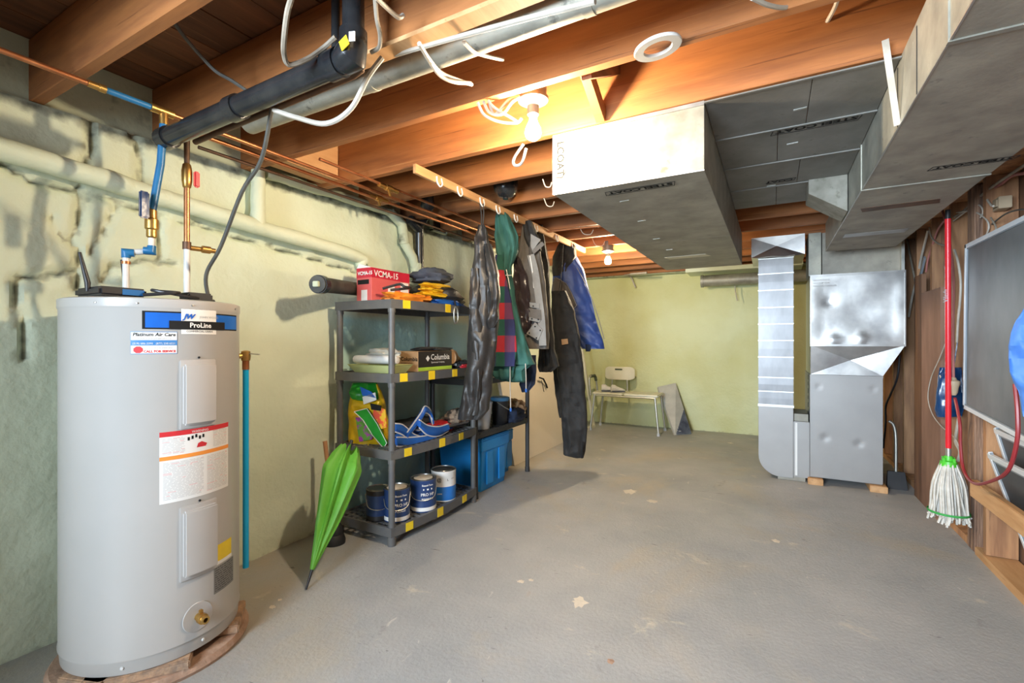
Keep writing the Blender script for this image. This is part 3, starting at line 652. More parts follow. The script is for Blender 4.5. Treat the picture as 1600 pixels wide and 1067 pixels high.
# galvanised round pipe along the bay
g0, g1 = at(390, 195, Y=1.21), at(960, -12, Y=1.21)
gp = thing('round_duct', 'round galvanised duct running along the near joist bay', 'duct', g0)
MB().tube([(g0.x, 1.21, 2.10), (g1.x + .6, 1.21, 2.10)], .045, 22).build('duct_pipe', M['galvd'], gp, True)
for x in (-1.25, -.45, .3): MB().tube([(x, 1.21, 2.10), (x + .03, 1.21, 2.10)], .047, 22).build('seam_band', M['galvd'], gp, True)
p0, p1 = at(305, 222, Y=1.03), at(552, 118, Y=1.03)
o = MB().tube([p0, p1, p1 + Vector((.03, .0, .01)), p1 + Vector((.03, .0, .06))], .011).build('tarnished_branch_pipe', M['copperd'], None, True); tag(o, 'thin dark copper pipe running beside the black drain', 'pipe')
# foam-coated pipes on the wall
XW = -2.395
a, b_ = at(0, 232, X=XW), at(555, 400, X=XW)
def lump(pts, r, seg=14, n=10, amp=.006, sd=0):
    pts = smooth_path(pts, n); b = MB(); b.tube(pts, r, seg)
    for i, v in enumerate(b.v):
        k = fnoise(v * 9 + Vector((sd, 0, 0))) * amp + fnoise(v * 25) * amp * .5; c = pts[min(len(pts) - 1, i // seg)]; b.v[i] = v + (v - c).normalized() * k
    return b
o = lump([(XW, YF + .1, min(2.0, a.z + .12)), (XW, a.y, a.z), a.lerp(b_, .3), a.lerp(b_, .6), b_, b_ + Vector((-.0, .06, -.05))], .040, n=14).build('foam_covered_pipe', M['foam'], None, True); tag(o, 'long foam-covered pipe sloping along the left wall', 'pipe')
c0, c1, c2 = at(403, 262, X=XW), at(403, 352, X=XW), at(610, 332, X=XW)
o = lump([c0, c0.lerp(c1, .5), c1], .036, n=6, sd=4).build('foam_covered_riser', M['foam'], None, True); tag(o, 'vertical foam-covered pipe above the sloping wall pipe', 'pipe')
o = lump([at(415, 272, X=XW), at(470, 288, X=XW), at(540, 309, X=XW), c2], .028, n=8, sd=8, amp=.010).build('foam_covered_branch', M['foamp'], None, True); tag(o, 'half-painted blackened pipe high on the left wall', 'pipe')
o = MB().tube([c2, at(628, 350, X=XW + .01), at(632, 380, X=XW + .02), at(645, 402, X=XW + .03), at(650, 425, X=XW + .03)], .033, 16).tube([at(630, 372, X=XW + .02), at(631, 381, X=XW + .02)], .038, 16).tube([at(650, 412, X=XW + .03), at(650, 436, X=XW + .03)], .042, 16).build('trap_pipe', M['foamp'], None, True); tag(o, 'pale olive drain pipe with bends above the red box', 'pipe')
o = MB().tube([at(668, 335, X=-2.3), at(655, 352, X=-2.34), at(655, 375, X=-2.36), at(656, 440, X=-2.36)], .032, 16).tube([at(640, 343, X=-2.33), at(655, 358, X=-2.34)], .034, 16).build('black_soil_pipe', M['abs'], None, True); tag(o, 'black plastic pipe dropping behind the shelf top', 'pipe')
cl = thing('cleanout', 'dusty black cleanout pipe with square plug beside the shelf', 'pipe', at(510, 450, X=-2.2))
p0, p1 = at(560, 452, X=-2.36), at(497, 444, X=-2.12); d = (p1 - p0).normalized()
MB().tube([p0, p1], .042, 20).build('pipe_stub', M['absold'], cl, True); MB().tube([p1 - d * .05, p1], .050, 20).build('hub', M['abs'], cl, True)
MB().tube([p1 - d * .005, p1 + d * .012], .045, 20).build('plug', M['absold'], cl, True); MB().obox(p1 + d * .02, d * .014, d.cross(Vector((0, 0, 1))).normalized() * .015, (0, 0, .015)).build('plug_square', M['foamp'], cl, bevel=.003)
vt = thing('wall_vent', 'small dark vent with pale frame at the wall top', 'vent', at(688, 355, X=-2.38))
q = at(688, 353, X=-2.385); fr = MB()
for (ya, yb, za, zb) in ((-.10, .10, .045, .055), (-.10, .10, -.055, -.045), (-.10, -.09, -.055, .055), (.09, .10, -.055, .055)): fr.box(q.x - .03, q.x, q.y + ya, q.y + yb, q.z + za, q.z + zb)
fr.build('vent_frame', M['foamp'], vt); MB().box(q.x - .03, q.x - .012, q.y - .09, q.y + .09, q.z - .045, q.z + .045).build('vent_flap', M['black'], vt)
# closet bend (black bowl shapes)
q = at(790, 300, Y=2.55); o = MB().lathe([(.075, .10), (.078, .04), (.07, .0), (.045, -.03), (.0, -.038)], q, (0, 0, 1), 26).lathe([(.018, -.036), (.018, -.045), (.0, -.046)], q, (0, 0, 1), 12).build('closet_bend', M['abs'], None, True); tag(o, 'round black plastic drain end under the joists behind the hooks rail', 'drain')
q = at(668, 322, X=-2.1); o = MB().lathe([(.04, .07), (.045, .03), (.05, 0), (.03, -.04)], q, (.3, -.3, 1), 18).build('drain_bend', M['abs'], None, True); tag(o, 'black drain bend above the copper pipes', 'drain')

# ============================================================ DUCTS
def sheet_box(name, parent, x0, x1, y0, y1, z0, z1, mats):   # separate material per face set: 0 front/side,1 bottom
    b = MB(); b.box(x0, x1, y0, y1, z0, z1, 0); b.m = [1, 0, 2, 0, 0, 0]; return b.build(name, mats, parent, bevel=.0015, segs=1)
td = thing('trunk_duct', 'large grey rectangular duct hung under the middle joists', 'duct', (-.535, 1.905, 1.817))
x0, x1 = -.845, -.225
for i, (a, c) in enumerate(((1.905, 3.15), (3.152, 4.42))):
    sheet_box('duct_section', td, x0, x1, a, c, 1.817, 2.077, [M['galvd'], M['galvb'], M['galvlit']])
MB().box(x0 - .003, x0, 1.90, 1.925, 1.817, 2.077).box(x0, x1, 1.899, 1.904, 2.062, 2.077).build('edge_flange', M['galv'], td)
MB().bar((x0, 1.904, 1.817), (x1, 1.904, 1.817), .004, .004).bar((x1, 1.904, 1.817), (x1, 1.904, 2.075), .004, .004).bar((x0, 1.904, 1.817), (x0, 1.904, 2.075), .004, .004).build('corner_edge', M['whitep'], td)
q = at(1074, 401, Z=1.816); MB().obox((q.x, q.y, 1.8155), (.15, -.006, 0), (.012, .05, 0), (0, 0, .001)).build('label_patch', M['tape'], td)['label'] = 'cream paper patch on duct underside'
def slots(T, pts, parent):
    for (px, py) in pts:
        q = at(px, py, Z=T); MB().obox(q - Vector((0, 0, .001)), (.022, -.002, 0), (0, .006, 0), (0, 0, .001)).build('punched_mark', M['galv'], parent)
slots(1.817, [(976, 314), (1003, 345), (1026, 373), (1046, 390)], td)
def steelcoat(s, c, r, u, size, parent, frame=True, sx=1.2):
    f = flat(c, r, u); size = size; text(s, size, f, M['ink'], parent, bold=.0016, sx=sx, name='stencil_lettering')
    if frame:
        L_ = size * .60 * len(s) * sx; b = MB()
        pts = [f(-size * .3, -size * .25), f(L_ + size * .1, -size * .25), f(L_ + size * .35, size * .95), f(-size * .05, size * .95)]
        for k in range(4): b.bar(pts[k], pts[(k + 1) % 4], .0022, .001, Vector(r).cross(Vector(u)))
        b.build('stencil_frame', M['ink'], parent)
q = at(1050, 285, Z=1.8165); steelcoat('STEELCOAT', (q.x + .0, q.y, 1.8152), (-1, 0, 0), (0, 1, 0), .042, td)
steelcoat('STEELCOAT', (x0 + .022, 1.9038, 2.30 - .02), (0, 0, -1), (1, 0, 0), .045, td, False) if False else None
f = flat((x0 + .018, 1.9032, 2.045), (0, 0, -1), (1, 0, 0)); text('LCOAT', .046, f, M['ink'], td, bold=.0008, name='stencil_lettering'); b = MB()
b.bar((x0 + .058, 1.903, 2.05), (x0 + .058, 1.903, 1.91), .001, .003).bar((x0 + .058, 1.903, 1.91), (x0 + .04, 1.903, 1.885), .001, .003).bar((x0 + .04, 1.903, 1.885), (x0 + .01, 1.903, 1.892), .001, .003).build('stencil_frame', M['ink'], td)
# panned joist bays
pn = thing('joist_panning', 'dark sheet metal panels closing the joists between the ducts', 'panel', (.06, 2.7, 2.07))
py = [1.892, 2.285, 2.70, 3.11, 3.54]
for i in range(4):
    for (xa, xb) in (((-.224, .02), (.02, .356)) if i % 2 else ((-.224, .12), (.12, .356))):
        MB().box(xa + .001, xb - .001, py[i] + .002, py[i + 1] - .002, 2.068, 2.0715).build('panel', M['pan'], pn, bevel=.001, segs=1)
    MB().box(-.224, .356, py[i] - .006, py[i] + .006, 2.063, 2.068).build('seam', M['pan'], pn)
slots(2.0675, [(1250, 170), (1238, 224), (1205, 290)], pn)
q = at(1355, 178, Z=2.067); steelcoat('STEELCOAT', (.30, q.y + .0, 2.0665), (-1, 0, 0), (0, 1, 0), .045, pn)
q = at(1230, 280, Z=2.067); steelcoat('COAT', (.10, q.y, 2.0665), (-1, 0, 0), (0, 1, 0), .040, pn)
# right duct
rd = thing('supply_duct', 'wide grey rectangular duct along the right side to the furnace', 'duct', (.57, 1.5, 1.86))
x0, x1, zb_ = .357, .785, 1.862
for a, c in ((-1.2, .0), (.002, 1.44), (1.442, 2.66), (2.662, 4.34)):
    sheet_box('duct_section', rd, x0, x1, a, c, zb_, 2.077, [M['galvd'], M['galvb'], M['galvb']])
for yy in (.0, 1.44, 2.66): MB().box(x0 - .004, x1 + .004, yy - .008, yy + .008, zb_ - .004, 2.077).build('slip_joint', M['galvd'], rd)
for px in (1433, 1403):
    q = at(px, 120, X=x0); MB().box(x0 - .0015, x0 + .001, q.y - .003, q.y + .003, zb_ + .006, 2.06).build('dark_seam', M['dark'], rd)
MB().bar((x0, -1.2, zb_), (x0, 4.34, zb_), .004, .004).build('corner_edge', M['galv'], rd)
q = at(1530, 252, Z=zb_); steelcoat('STEELCOAT', (q.x + .10, q.y, zb_ - .0012), (-1, 0, 0), (0, 1, 0), .036, rd)
MB().obox((*at(1405, 321, Z=zb_).xy, zb_ - .001), (.155, -.01, 0), (.01, .045, 0), (0, 0, .001)).build('brown_tape', M['copperd'], rd)['label'] = 'brown tape strip on duct underside'
MB().obox((*at(1366, 364, Z=zb_).xy, zb_ - .002), (.16, -.004, 0), (.0, .05, 0), (0, 0, .002)).build('foil_patch', M['shiny'], rd, bevel=.0015, segs=1)['label'] = 'shiny foil patch on duct underside'
bo = MB().prism([(.175, 2.068), (.353, 2.068), (.353, 1.868), (.175, 1.99)], 3.08, 3.34).build('takeoff_boot', M['galvlit'], None, bevel=.002, segs=1); tag(bo, 'angled sheet metal takeoff boot on the side of the right duct', 'duct fitting')
# hanger strap
q = at(1383, 62, Y=1.84); q2 = at(1402, 196, X=.350)
st = MB().bar(q, q2, .018, .002, (0, -1, 0)).build('hanger_strap', M['wirew'], None); tag(st, 'loose pale metal hanger strap beside the right duct', 'strap')

# ============================================================ FURNACE
fu = thing('furnace', 'grey steel furnace cabinet standing on wood blocks', 'furnace', (.51, 4.95, .052))
fx0, fx1, fy0, fy1 = .272, .752, 4.59, 5.30
MB().box(fx0, fx1, fy0 + .012, fy1, .052, .898).build('cabinet', M['furn'], fu, bevel=.004)
dp = MB(); NX, NZ = 26, 44; dents = [(.33, .80, .012), (.69, .80, .012), (.375, .385, .022), (.60, .36, .022)]
vs = []; fs = []
for j in range(NZ + 1):
    for i in range(NX + 1):
        x = fx0 + .008 + (fx1 - fx0 - .010) * i / NX; z = .062 + (.885 - .062) * j / NZ; dy = 0
        for dx, dz, r in dents: dy += .006 * math.exp(-((x - dx) ** 2 + (z - dz) ** 2) / r ** 2)
        vs.append((x, fy0 + .001 + dy, z))
for j in range(NZ):
    for i in range(NX): k = j * (NX + 1) + i; fs.append((k, k + 1, k + NX + 2, k + NX + 1))
dp.add(vs, fs).box(fx0 + .008, fx1 - .002, fy0 + .002, fy0 + .004, .060, .066).build('front_panel', M['furn'], fu, True)
MB().box(fx0, fx1, fy0 - .004, fy0 + .012, .886, .898).box(fx0 - .001, fx0 + .008, fy0 - .002, fy0 + .012, .055, .898).build('panel_trim', M['furn'], fu)
for k, zz in enumerate((.84, .79, .72, .67, .60, .53, .46)): MB().box(fx0 - .002, fx0 + .001, 4.83, 4.845, zz, zz + (.030 if k % 2 else .042)).build('knockout_mark', M['dark'], fu)
for i, (xa, xb) in enumerate(((.255, .36), (.665, .775))):
    o = cbox((xa, 4.55, 0), (xb, 5.15, .050)).build('support_block', M['light_wood'], None, bevel=.003); tag(o, ['light wood block under the left end of the furnace', 'light wood block under the right end of the furnace'][i], 'block', 'wood blocks under the furnace')
# plenum
pl_ = thing('plenum', 'shiny creased sheet metal plenum on top of the furnace', 'plenum', (.55, 4.95, .90))
px1 = .884; py0 = 4.585
b = MB(); NX, NZ = 30, 28; vs = []; fs = []; xs0, xs1, zs0, zs1 = .275, px1, 1.14, 1.708
for j in range(NZ + 1):
    for i in range(NX + 1):
        u, v = i / NX, j / NZ; x = xs0 + (xs1 - xs0) * u; z = zs0 + (zs1 - zs0) * v
        env = min(1, u * 8) * min(1, (1 - u) * 8) * min(1, v * 8) * min(1, (1 - v) * 8)
        dy = .010 * math.sin(u * PI) * math.sin(v * PI) * env + .006 * fnoise(Vector((u * 2.5, v * 2.5, 3))) * env
        dy += -.010 * max(0, 1 - abs(u - .25) * 7 - abs(v - .08) * 9) - .009 * max(0, 1 - abs(u - .55) * 8 - abs(v - .1) * 8) + .008 * math.exp(-((u - .2) ** 2 + (v - .62) ** 2) / .004)
        vs.append((x, py0 + dy, z))
for j in range(NZ):
    for i in range(NX): k = j * (NX + 1) + i; fs.append((k, k + 1, k + NX + 2, k + NX + 1))
b.add(vs, fs).build('front_sheet', M['shiny'], pl_, True)
MB().box(xs0, xs1, py0 + .014, 5.2, 1.14, 1.708).build('plenum_box', M['shiny'], pl_)
# tapered lower transition with cross-break
b = MB(); A, B_, C_, D_ = Vector((xs0, py0, 1.14)), Vector((px1, py0, 1.14)), Vector((fx1, 4.60, .900)), Vector((xs0, 4.60, .900)); E = (A + B_ + C_ + D_) / 4 + Vector((0, .022, 0))
A2, B2, C2, D2 = [Vector((v.x, 5.2, v.z)) for v in (A, B_, C_, D_)]
b.add([A, B_, C_, D_, E, A2, B2, C2, D2], [(0, 1, 4), (1, 2, 4), (2, 3, 4), (3, 0, 4), (1, 6, 7, 2), (0, 3, 8, 5), (5, 8, 7, 6), (3, 2, 7, 8), (0, 5, 6, 1)]).build('transition', M['shiny'], pl_)
MB().box(xs0 - .004, px1 + .004, py0 - .006, py0 + .01, 1.132, 1.148).box(xs0 - .004, px1 + .004, py0 - .006, py0 + .012, 1.700, 1.716).box(px1 - .004, px1 + .004, py0 - .005, py0 + .006, 1.14, 1.708).box(xs0 - .004, xs0 + .003, py0 - .005, py0 + .006, 1.14, 1.708).build('drive_cleat', M['shiny'], pl_)
MB().box(.36, .87, 4.66, 5.2, 1.716, 2.07).build('upper_collar', M['galvb'], pl_)
MB().box(.865, .884, 4.60, 4.66, 1.716, 2.0).build('corner_strip', M['galv'], pl_)
f = flat((.29, py0 - .002, 1.655), (1, 0, 0), (0, 0, 1))
for k, s in enumerate(('GALVANIZED', 'HOT DIP G90', 'MADE IN CANADA')): text(s, .019, flat((.29, py0 - .004, 1.665 - k * .024), (1, 0, 0), (0, 0, 1)), M['inkg'], pl_)
MB().box(.262, .352, 4.62, 4.95, 1.712, 2.07).build('return_collar', M['galvd'], None, bevel=.002, segs=1)
tag(bpy.data.objects['return_collar'], 'short narrow vertical duct beside the plenum top', 'duct')
# return air drop
ra = thing('return_duct', 'shiny ribbed vertical return duct curving into the furnace', 'duct', (.02, 4.8, .02))
rx0, rx1, ry0, ry1 = -.107, .154, 4.60, 5.05
seams = [1.88] + [CZ - (yy - HY) / FP * 4.0 for yy in (427, 453, 480, 506, 532, 558, 590, 612)] + [.625]
for k in range(len(seams) - 1):
    b = MB(); zA, zB = seams[k], seams[k + 1]; bul = .0015 * (1 if k % 2 else .4); zm = (zA + zB) / 2
    b.add([(rx0, ry0, zA - .002), (rx1, ry0, zA - .002), (rx0, ry0 - bul, zm), (rx1, ry0 - bul, zm), (rx0, ry0, zB + .002), (rx1, ry0, zB + .002),
           (rx0, ry1, zA - .002), (rx1, ry1, zA - .002), (rx0, ry1, zB + .002), (rx1, ry1, zB + .002)],
          [(0, 1, 3, 2), (2, 3, 5, 4), (0, 2, 4, 8, 6), (1, 7, 9, 5, 3), (6, 8, 9, 7), (0, 6, 7, 1), (4, 5, 9, 8)])
    b.build('duct_section', M['ribbed'], ra)
    MB().box(rx0 - .003, rx1 + .003, ry0 - .006, ry0 + .004, zA - .004, zA + .004).build('seam_rib', M['galv'], ra)
arc = [(rx0 + .17 - .17 * math.cos(t), .19 - .17 * math.sin(t)) for t in [k * PI / 2 / 8 for k in range(9)]]
MB().prism([(rx1, .022), (rx1, .618), (rx0, .618)] + arc, ry0, ry1).build('bottom_elbow', M['furn'], ra, bevel=.002, segs=1)
MB().box(rx0 - .004, rx1 + .004, ry0 - .005, ry0 + .01, .612, .632).build('seam_rib', M['galv'], ra)
MB().box(rx1 + .001, .2685, 4.60, 5.0, .035, .50).build('filter_box', M['furn'], ra, bevel=.004)
MB().box(rx1 + .012, rx1 + .028, 4.597, 4.602, .05, .49).build('filter_slot', M['white'], ra)
MB().box(rx1 + .001, .262, 4.64, 4.98, .50, .56).build('filter_hood', M['galvb'], ra)
MB().box(.04, .24, 4.615, 4.98, .0, .034).build('foot_block', M['galvb'], ra)
b = MB(); tx0, tx1 = -.16, .235; zt0, zt1, zt2 = 2.065, 1.955, 1.885
mid = (tx0 + tx1) / 2
b.add([(tx0, ry0 - .02, zt0), (tx1, ry0 - .02, zt0), (tx1, ry0 - .02, zt2 + .01), (tx0, ry0 - .02, zt2 + .01), (.03, ry0 - .001, 1.985), (rx0, ry0 - .03, zt2), (rx1, ry0 - .03, zt2),
       (tx0, ry1, zt0), (tx1, ry1, zt0), (tx1, ry1, zt2), (tx0, ry1, zt2)],
      [(0, 4, 1), (1, 4, 2), (0, 3, 4), (3, 5, 4), (5, 6, 4), (6, 2, 4), (1, 2, 9, 8), (0, 7, 10, 3), (7, 8, 9, 10), (3, 10, 9, 2, 6, 5), (0, 1, 8, 7)])
b.build('top_transition', M['shiny'], ra)
MB().tube([(rx0 - .01, ry0 - .034, 1.887), (.0, ry0 - .036, 1.895), (.08, ry0 - .034, 1.884), (rx1 + .01, ry0 - .032, 1.89)], .005).build('torn_foil_edge', M['galv'], ra)
# far round duct
o = MB().tube([(-.78, 6.36, 1.93), (-.2, 6.36, 1.93), (.5, 6.36, 1.93)], .07, 22).tube([(-.79, 6.36, 1.93), (-.76, 6.36, 1.93)], .078, 22).build('far_round_duct', M['galvd'], None, True); tag(o, 'round duct crossing high on the far wall', 'duct')
wire('far_wire_stub', [at(1148, 440, Y=6.45), at(1149, 455, Y=6.45), at(1152, 470, Y=6.45)], .006, M['wirew'], 'short pale wire hanging below the round duct on the far wall', 'wire')
wire('far_cable', [at(985, 428, Y=5.9), at(1010, 426, Y=5.8), at(976, 430, Y=6.3), at(985, 432, Y=6.45), at(993, 449, Y=6.50)], .011, M['wirew'], 'yellowish cable drooping beside the far bulb', 'cable')
# ============================================================ LAMPS
def lamp(label, hold, bulb, glow='bulbm'):
    t = thing('bulb_lampholder', label, 'lamp', hold, 'bare bulbs under the joists')
    MB().lathe([(.052, .10), (.052, .045), (.050, .02), (.030, .012)], hold, (0, 0, 1), 22).build('ceiling_box', M['porc'], t, True)
    MB().lathe([(.060, .018), (.058, .008), (.035, -.006), (.022, -.012), (.022, -.045), (.018, -.047)], hold, (0, 0, 1), 22).build('lampholder', M['porc'], t, True)
    b = Vector(bulb); MB().lathe([(.013, hold.z - .04 - b.z), (.014, .045), (.020, .030), (.0285, .012), (.031, -.004), (.028, -.018), (.018, -.028), (.0, -.032)], b, (0, 0, 1), 24).build('light_bulb', M[glow], t, True)
    return t
h1 = Vector((at(833, 152, Y=1.62).x, 1.62, 2.085)); lamp('bare lit bulb in the near lampholder beside the big duct', h1, (h1.x, 1.62, 1.975))
b2 = at(950, 408, Y=4.375); h2 = Vector((b2.x, b2.y, b2.z + .085)); lamp('bare lit bulb in the far lampholder near the back wall', h2, (b2.x, b2.y, b2.z), 'bulbf')
q = at(1028, 73, Z=2.066); rg = MB(); R_ = 32; rg.lathe([(.043, 0), (.069, 0), (.071, .004), (.069, .010), (.045, .012), (.041, .008), (.043, 0)], (0, 0, 0), (0, 0, 1), 40, caps=False)
rot = Matrix.Rotation(.12, 3, 'X') @ Matrix.Rotation(-.12, 3, 'Y'); rg.v = [rot @ v + Vector((q.x, q.y, 2.058)) for v in rg.v]
o = rg.build('mounting_ring', M['socketw'], None, True); tag(o, 'white plastic ceiling ring screwed under a joist', 'ring')

# ============================================================ CABLES
def W3(name, px, r, m, label, **k):   # px: (x, y, distance)
    return wire(name, [at(x, y, D=d) for x, y, d in px], r, m, label, 'cable', **k)
W3('white_cable', [(930, 2, 1.06), (800, 35, 1.20), (690, 65, 1.36), (597, 92, 1.52)], .007, M['wirew'], 'long white cable stapled along the near joist edge')
W3('white_cable', [(597, 90, 1.42), (575, 120, 1.42), (548, 170, 1.44), (510, 193, 1.48), (465, 184, 1.52), (428, 172, 1.56)], .008, M['wirew'], 'pale cable loop drooping between the drain and the near joist')
W3('grey_cable', [(456, -5, 1.15), (449, 20, 1.18), (444, 60, 1.22), (444, 85, 1.27), (452, 101, 1.30), (480, 92, 1.32), (505, 75, 1.34), (524, 58, 1.33)], .007, M['wireb'], 'dusty grey cable hooked under the joist left of the black riser')
W3('splice_cable', [(270, 32, 1.45), (290, 60, 1.52), (318, 92, 1.60), (338, 112, 1.62), (362, 126, 1.64), (392, 146, 1.66)], .006, M['wired'], 'dark spliced cable from the joist to the drain')
W3('white_cable', [(655, 68, 1.30), (670, 92, 1.38), (688, 113, 1.48), (712, 124, 1.56), (737, 132, 1.66)], .0065, M['wirew'], 'white cable pair dropping from the round duct into the bay, upper strand')
W3('white_cable', [(658, 72, 1.32), (672, 97, 1.40), (688, 118, 1.48), (710, 128, 1.54), (735, 130, 1.65)], .0065, M['wirew'], 'white cable pair dropping from the round duct into the bay, lower strand')
W3('white_cable', [(725, 66, 1.35), (740, 80, 1.42), (760, 87, 1.52), (786, 93, 1.64)], .0065, M['wirew'], 'short white cable stub above the near bulb')
W3('white_cable', [(588, -4, 1.2), (604, 12, 1.25), (622, 27, 1.3), (630, 24, 1.32)], .0065, M['wirew'], 'pair of white cables entering the joist at the top, one strand')
W3('brown_cable', [(586, -5, 1.22), (589, 30, 1.26), (594, 55, 1.30), (592, 74, 1.34), (580, 82, 1.36)], .006, M['wireb'], 'brown cable bending down beside the drain elbow')
for k, pts in enumerate(([(746, 160, 1.74), (757, 180, 1.76), (780, 190, 1.78), (806, 192, 1.79), (815, 185, 1.79)], [(755, 158, 1.75), (765, 176, 1.76), (785, 178, 1.77), (800, 160, 1.78), (812, 152, 1.78)],
                         [(762, 157, 1.75), (772, 168, 1.76), (795, 182, 1.78), (808, 190, 1.79)], [(812, 150, 1.78), (795, 156, 1.78), (775, 178, 1.77), (768, 172, 1.77), (765, 160, 1.76)],
                         [(822, 232, 1.80), (815, 255, 1.80), (804, 258, 1.81), (803, 248, 1.81), (818, 225, 1.80)])):
    W3('white_cable', pts, .0055, M['wirew'], ['lowest looping white cable left of the near bulb', 'short upper white cable loop left of the near bulb', 'middle looping white cable left of the near bulb', 'white cable crossing the other loops left of the near bulb', 'white cable loop hanging just below the near bulb'][k], group='cable loops by the near bulb' if k < 4 else None)
W3('white_cable', [(1310, -4, 1.45), (1303, 15, 1.50), (1290, 38, 1.60), (1277, 60, 1.72)], .007, M['wirew'], 'white cable ending at a hole in the joist right of the ring')
W3('white_cable', [(1175, -3, 1.2), (1200, 8, 1.24), (1225, 12, 1.28), (1245, 6, 1.3), (1290, -4, 1.3)], .006, M['wirew'], 'white cable drooping at the top edge above the ring')
for k, (x, y, w) in enumerate(((850, 318, 16), (848, 288, 14), (905, 362, 22), (925, 380, 20))):
    d = [2.75, 2.45, 3.7, 4.3][k]
    W3('white_cable', [(x, y - 8, d), (x + w * .3, y + 3, d), (x + w * .8, y + 4, d), (x + w, y - 3, d)], .003, M['wirew'], ['white cable loop under the joists beside the duct, second nearest of four', 'white cable loop under the joists beside the duct, nearest of four', 'white cable loop under the joists beside the duct, third from the camera', 'white cable loop beside the duct, closest to the far bulb'][k], group='cable loops under far joists')

# dried plaster splats on the concrete
for k, (x, y, r) in enumerate(((985, 768, .065), (1020, 783, .035), (814, 908, .022), (830, 906, .012), (906, 940, .05), (1142, 692, .03), (437, 937, .012), (426, 948, .014), (1212, 845, .03), (955, 1033, .014))):
    q = at(x, y, Z=.0012); random.seed(40 + k); n_ = 16
    b = MB(); b.add([(q.x, q.y, .0016)] + [(q.x + r * (1.3 if k % 2 else .8) * math.cos(2 * PI * i / n_) * random.uniform(.55, 1.2), q.y + r * math.sin(2 * PI * i / n_) * random.uniform(.5, 1.2), .0006) for i in range(n_)], [(0, 1 + i, 1 + (i + 1) % n_) for i in range(n_)])
    b.build('plaster_splat', M['paintdrip'] if k != 9 else M['rust'], fl)

# ============================================================ CLOTHES RAIL
XRD = -1.60
ro = thing('clothes_rail', 'pale wooden rail with white hooks fixed under the joists', 'rail', (XRD, 3.1, 2.04))
MB().box(XRD - .010, XRD + .010, 1.86, 4.35, 2.030, 2.078).build('rail_board', M['light_wood'], ro, bevel=.002)
for i, px in enumerate((683, 715, 750, 775, 803, 835, 868, 893)):
    y_ = at(px, 0, X=XRD).y; b = MB(); b.tube(smooth_path([(XRD + .013, y_ - .02, 2.062), (XRD + .018, y_ - .022, 2.03), (XRD + .020, y_, 2.012), (XRD + .018, y_ + .022, 2.03), (XRD + .013, y_ + .02, 2.062)], 5), .0045, 7)
    b.build('hook', M['whitep'], ro, True)

# ============================================================ GARMENTS
def garment(name, label, C, ang, rows, thick, mat, folds=5, fa=.20, seed=0, n=44, m=56, parent=None, cat='jacket', group=None, group_off=0, sharp=.75, nz=.018, tilt=0):
    w = Vector((math.cos(ang), math.sin(ang), 0)); nn = Vector((-math.sin(ang), math.cos(ang), 0)); C = Vector((C[0], C[1], 0)) + nn * group_off
    def hit(px, py):
        d = ray(px, py); k = (C.dot(nn)) / d.dot(nn); p = d * k + Vector((0, 0, CZ)); return p
    R = []
    for (py, xl, xr, *th) in rows:
        a, b = hit(xl, py), hit(xr, py); R.append(((a.z + b.z) / 2, (a - C).dot(w), (b - C).dot(w), th[0] if th else 1, (b.z - a.z)))
    rings = []
    for i in range(n + 1):
        t = i / n * (len(R) - 1); k = min(int(t), len(R) - 2); f = t - k; g = f * f * (3 - 2 * f) * .5 + f * .5
        z, l, r, th, sl = [R[k][q] * (1 - g) + R[k + 1][q] * g for q in range(5)]
        cx, hw = (l + r) / 2, max((r - l) / 2, .006); ht = thick * th / 2; ring = []
        for j in range(m):
            a = 2 * PI * j / m; ca, sa = math.cos(a), math.sin(a)
            u = math.copysign(abs(ca) ** sharp, ca); v = math.copysign(abs(sa) ** sharp, sa)
            uu = u * hw
            q = Vector((uu * 7 + seed * 3.1, z * 2.2, seed)); w1 = math.sin(u * folds + 3 * fnoise(q) + z * 2 + seed) + .6 * math.sin(u * folds * 2.3 + 5 * fnoise(q * 1.7) + seed * 2)
            cr = fnoise(Vector((uu * 16, v * 2, z * 20 + seed * 7))) * nz + (1 - abs(fnoise(Vector((uu * 7 + z * 6, v, z * 9 + seed * 5))) * 2.4)) * nz * .7
            off = v * ht * (1 + fa * w1) + math.copysign(1, v) * cr * min(1, abs(v) * 2)
            eu = uu + math.copysign(1, u) * fnoise(Vector((z * 12, seed, u))) * .008 * min(1, abs(u) * 2)
            ring.append(Vector((C.x, C.y, z + sl * u * .5)) + w * (cx + eu) + nn * off)
        rings.append(ring)
    b = MB(); b.loft(rings)
    o = b.build(name, mat, parent, True)
    if parent is None: tag(o, label, cat, group)
    return o
def gplane(C, ang, off=0):
    w = Vector((math.cos(ang), math.sin(ang), 0)); nn = Vector((-math.sin(ang), math.cos(ang), 0)); C = Vector((C[0], C[1], 0)) + nn * off
    return lambda px, py: ray(px, py) * (C.dot(nn) / ray(px, py).dot(nn)) + Vector((0, 0, CZ))
def ribbon(f, pts, wd, th, mat, name, parent):
    b = MB(); P = smooth_path([f(*p) for p in pts], 4)
    nn = None
    for i in range(len(P) - 1): b.bar(P[i], P[i + 1], th, wd, Vector((0.0, 0, 0)) + (P[i + 1] - P[i]).cross(ray(*pts[0])).normalized())
    return b.build(name, mat, parent)
def hanger_loop(parent, p, q, mat=None):
    MB().tube(smooth_path([p, (p + q) / 2 + Vector((.006, 0, 0)), q], 4), .004).build('hanging_loop', mat or M['charcoth'], parent, True)

A0 = .42
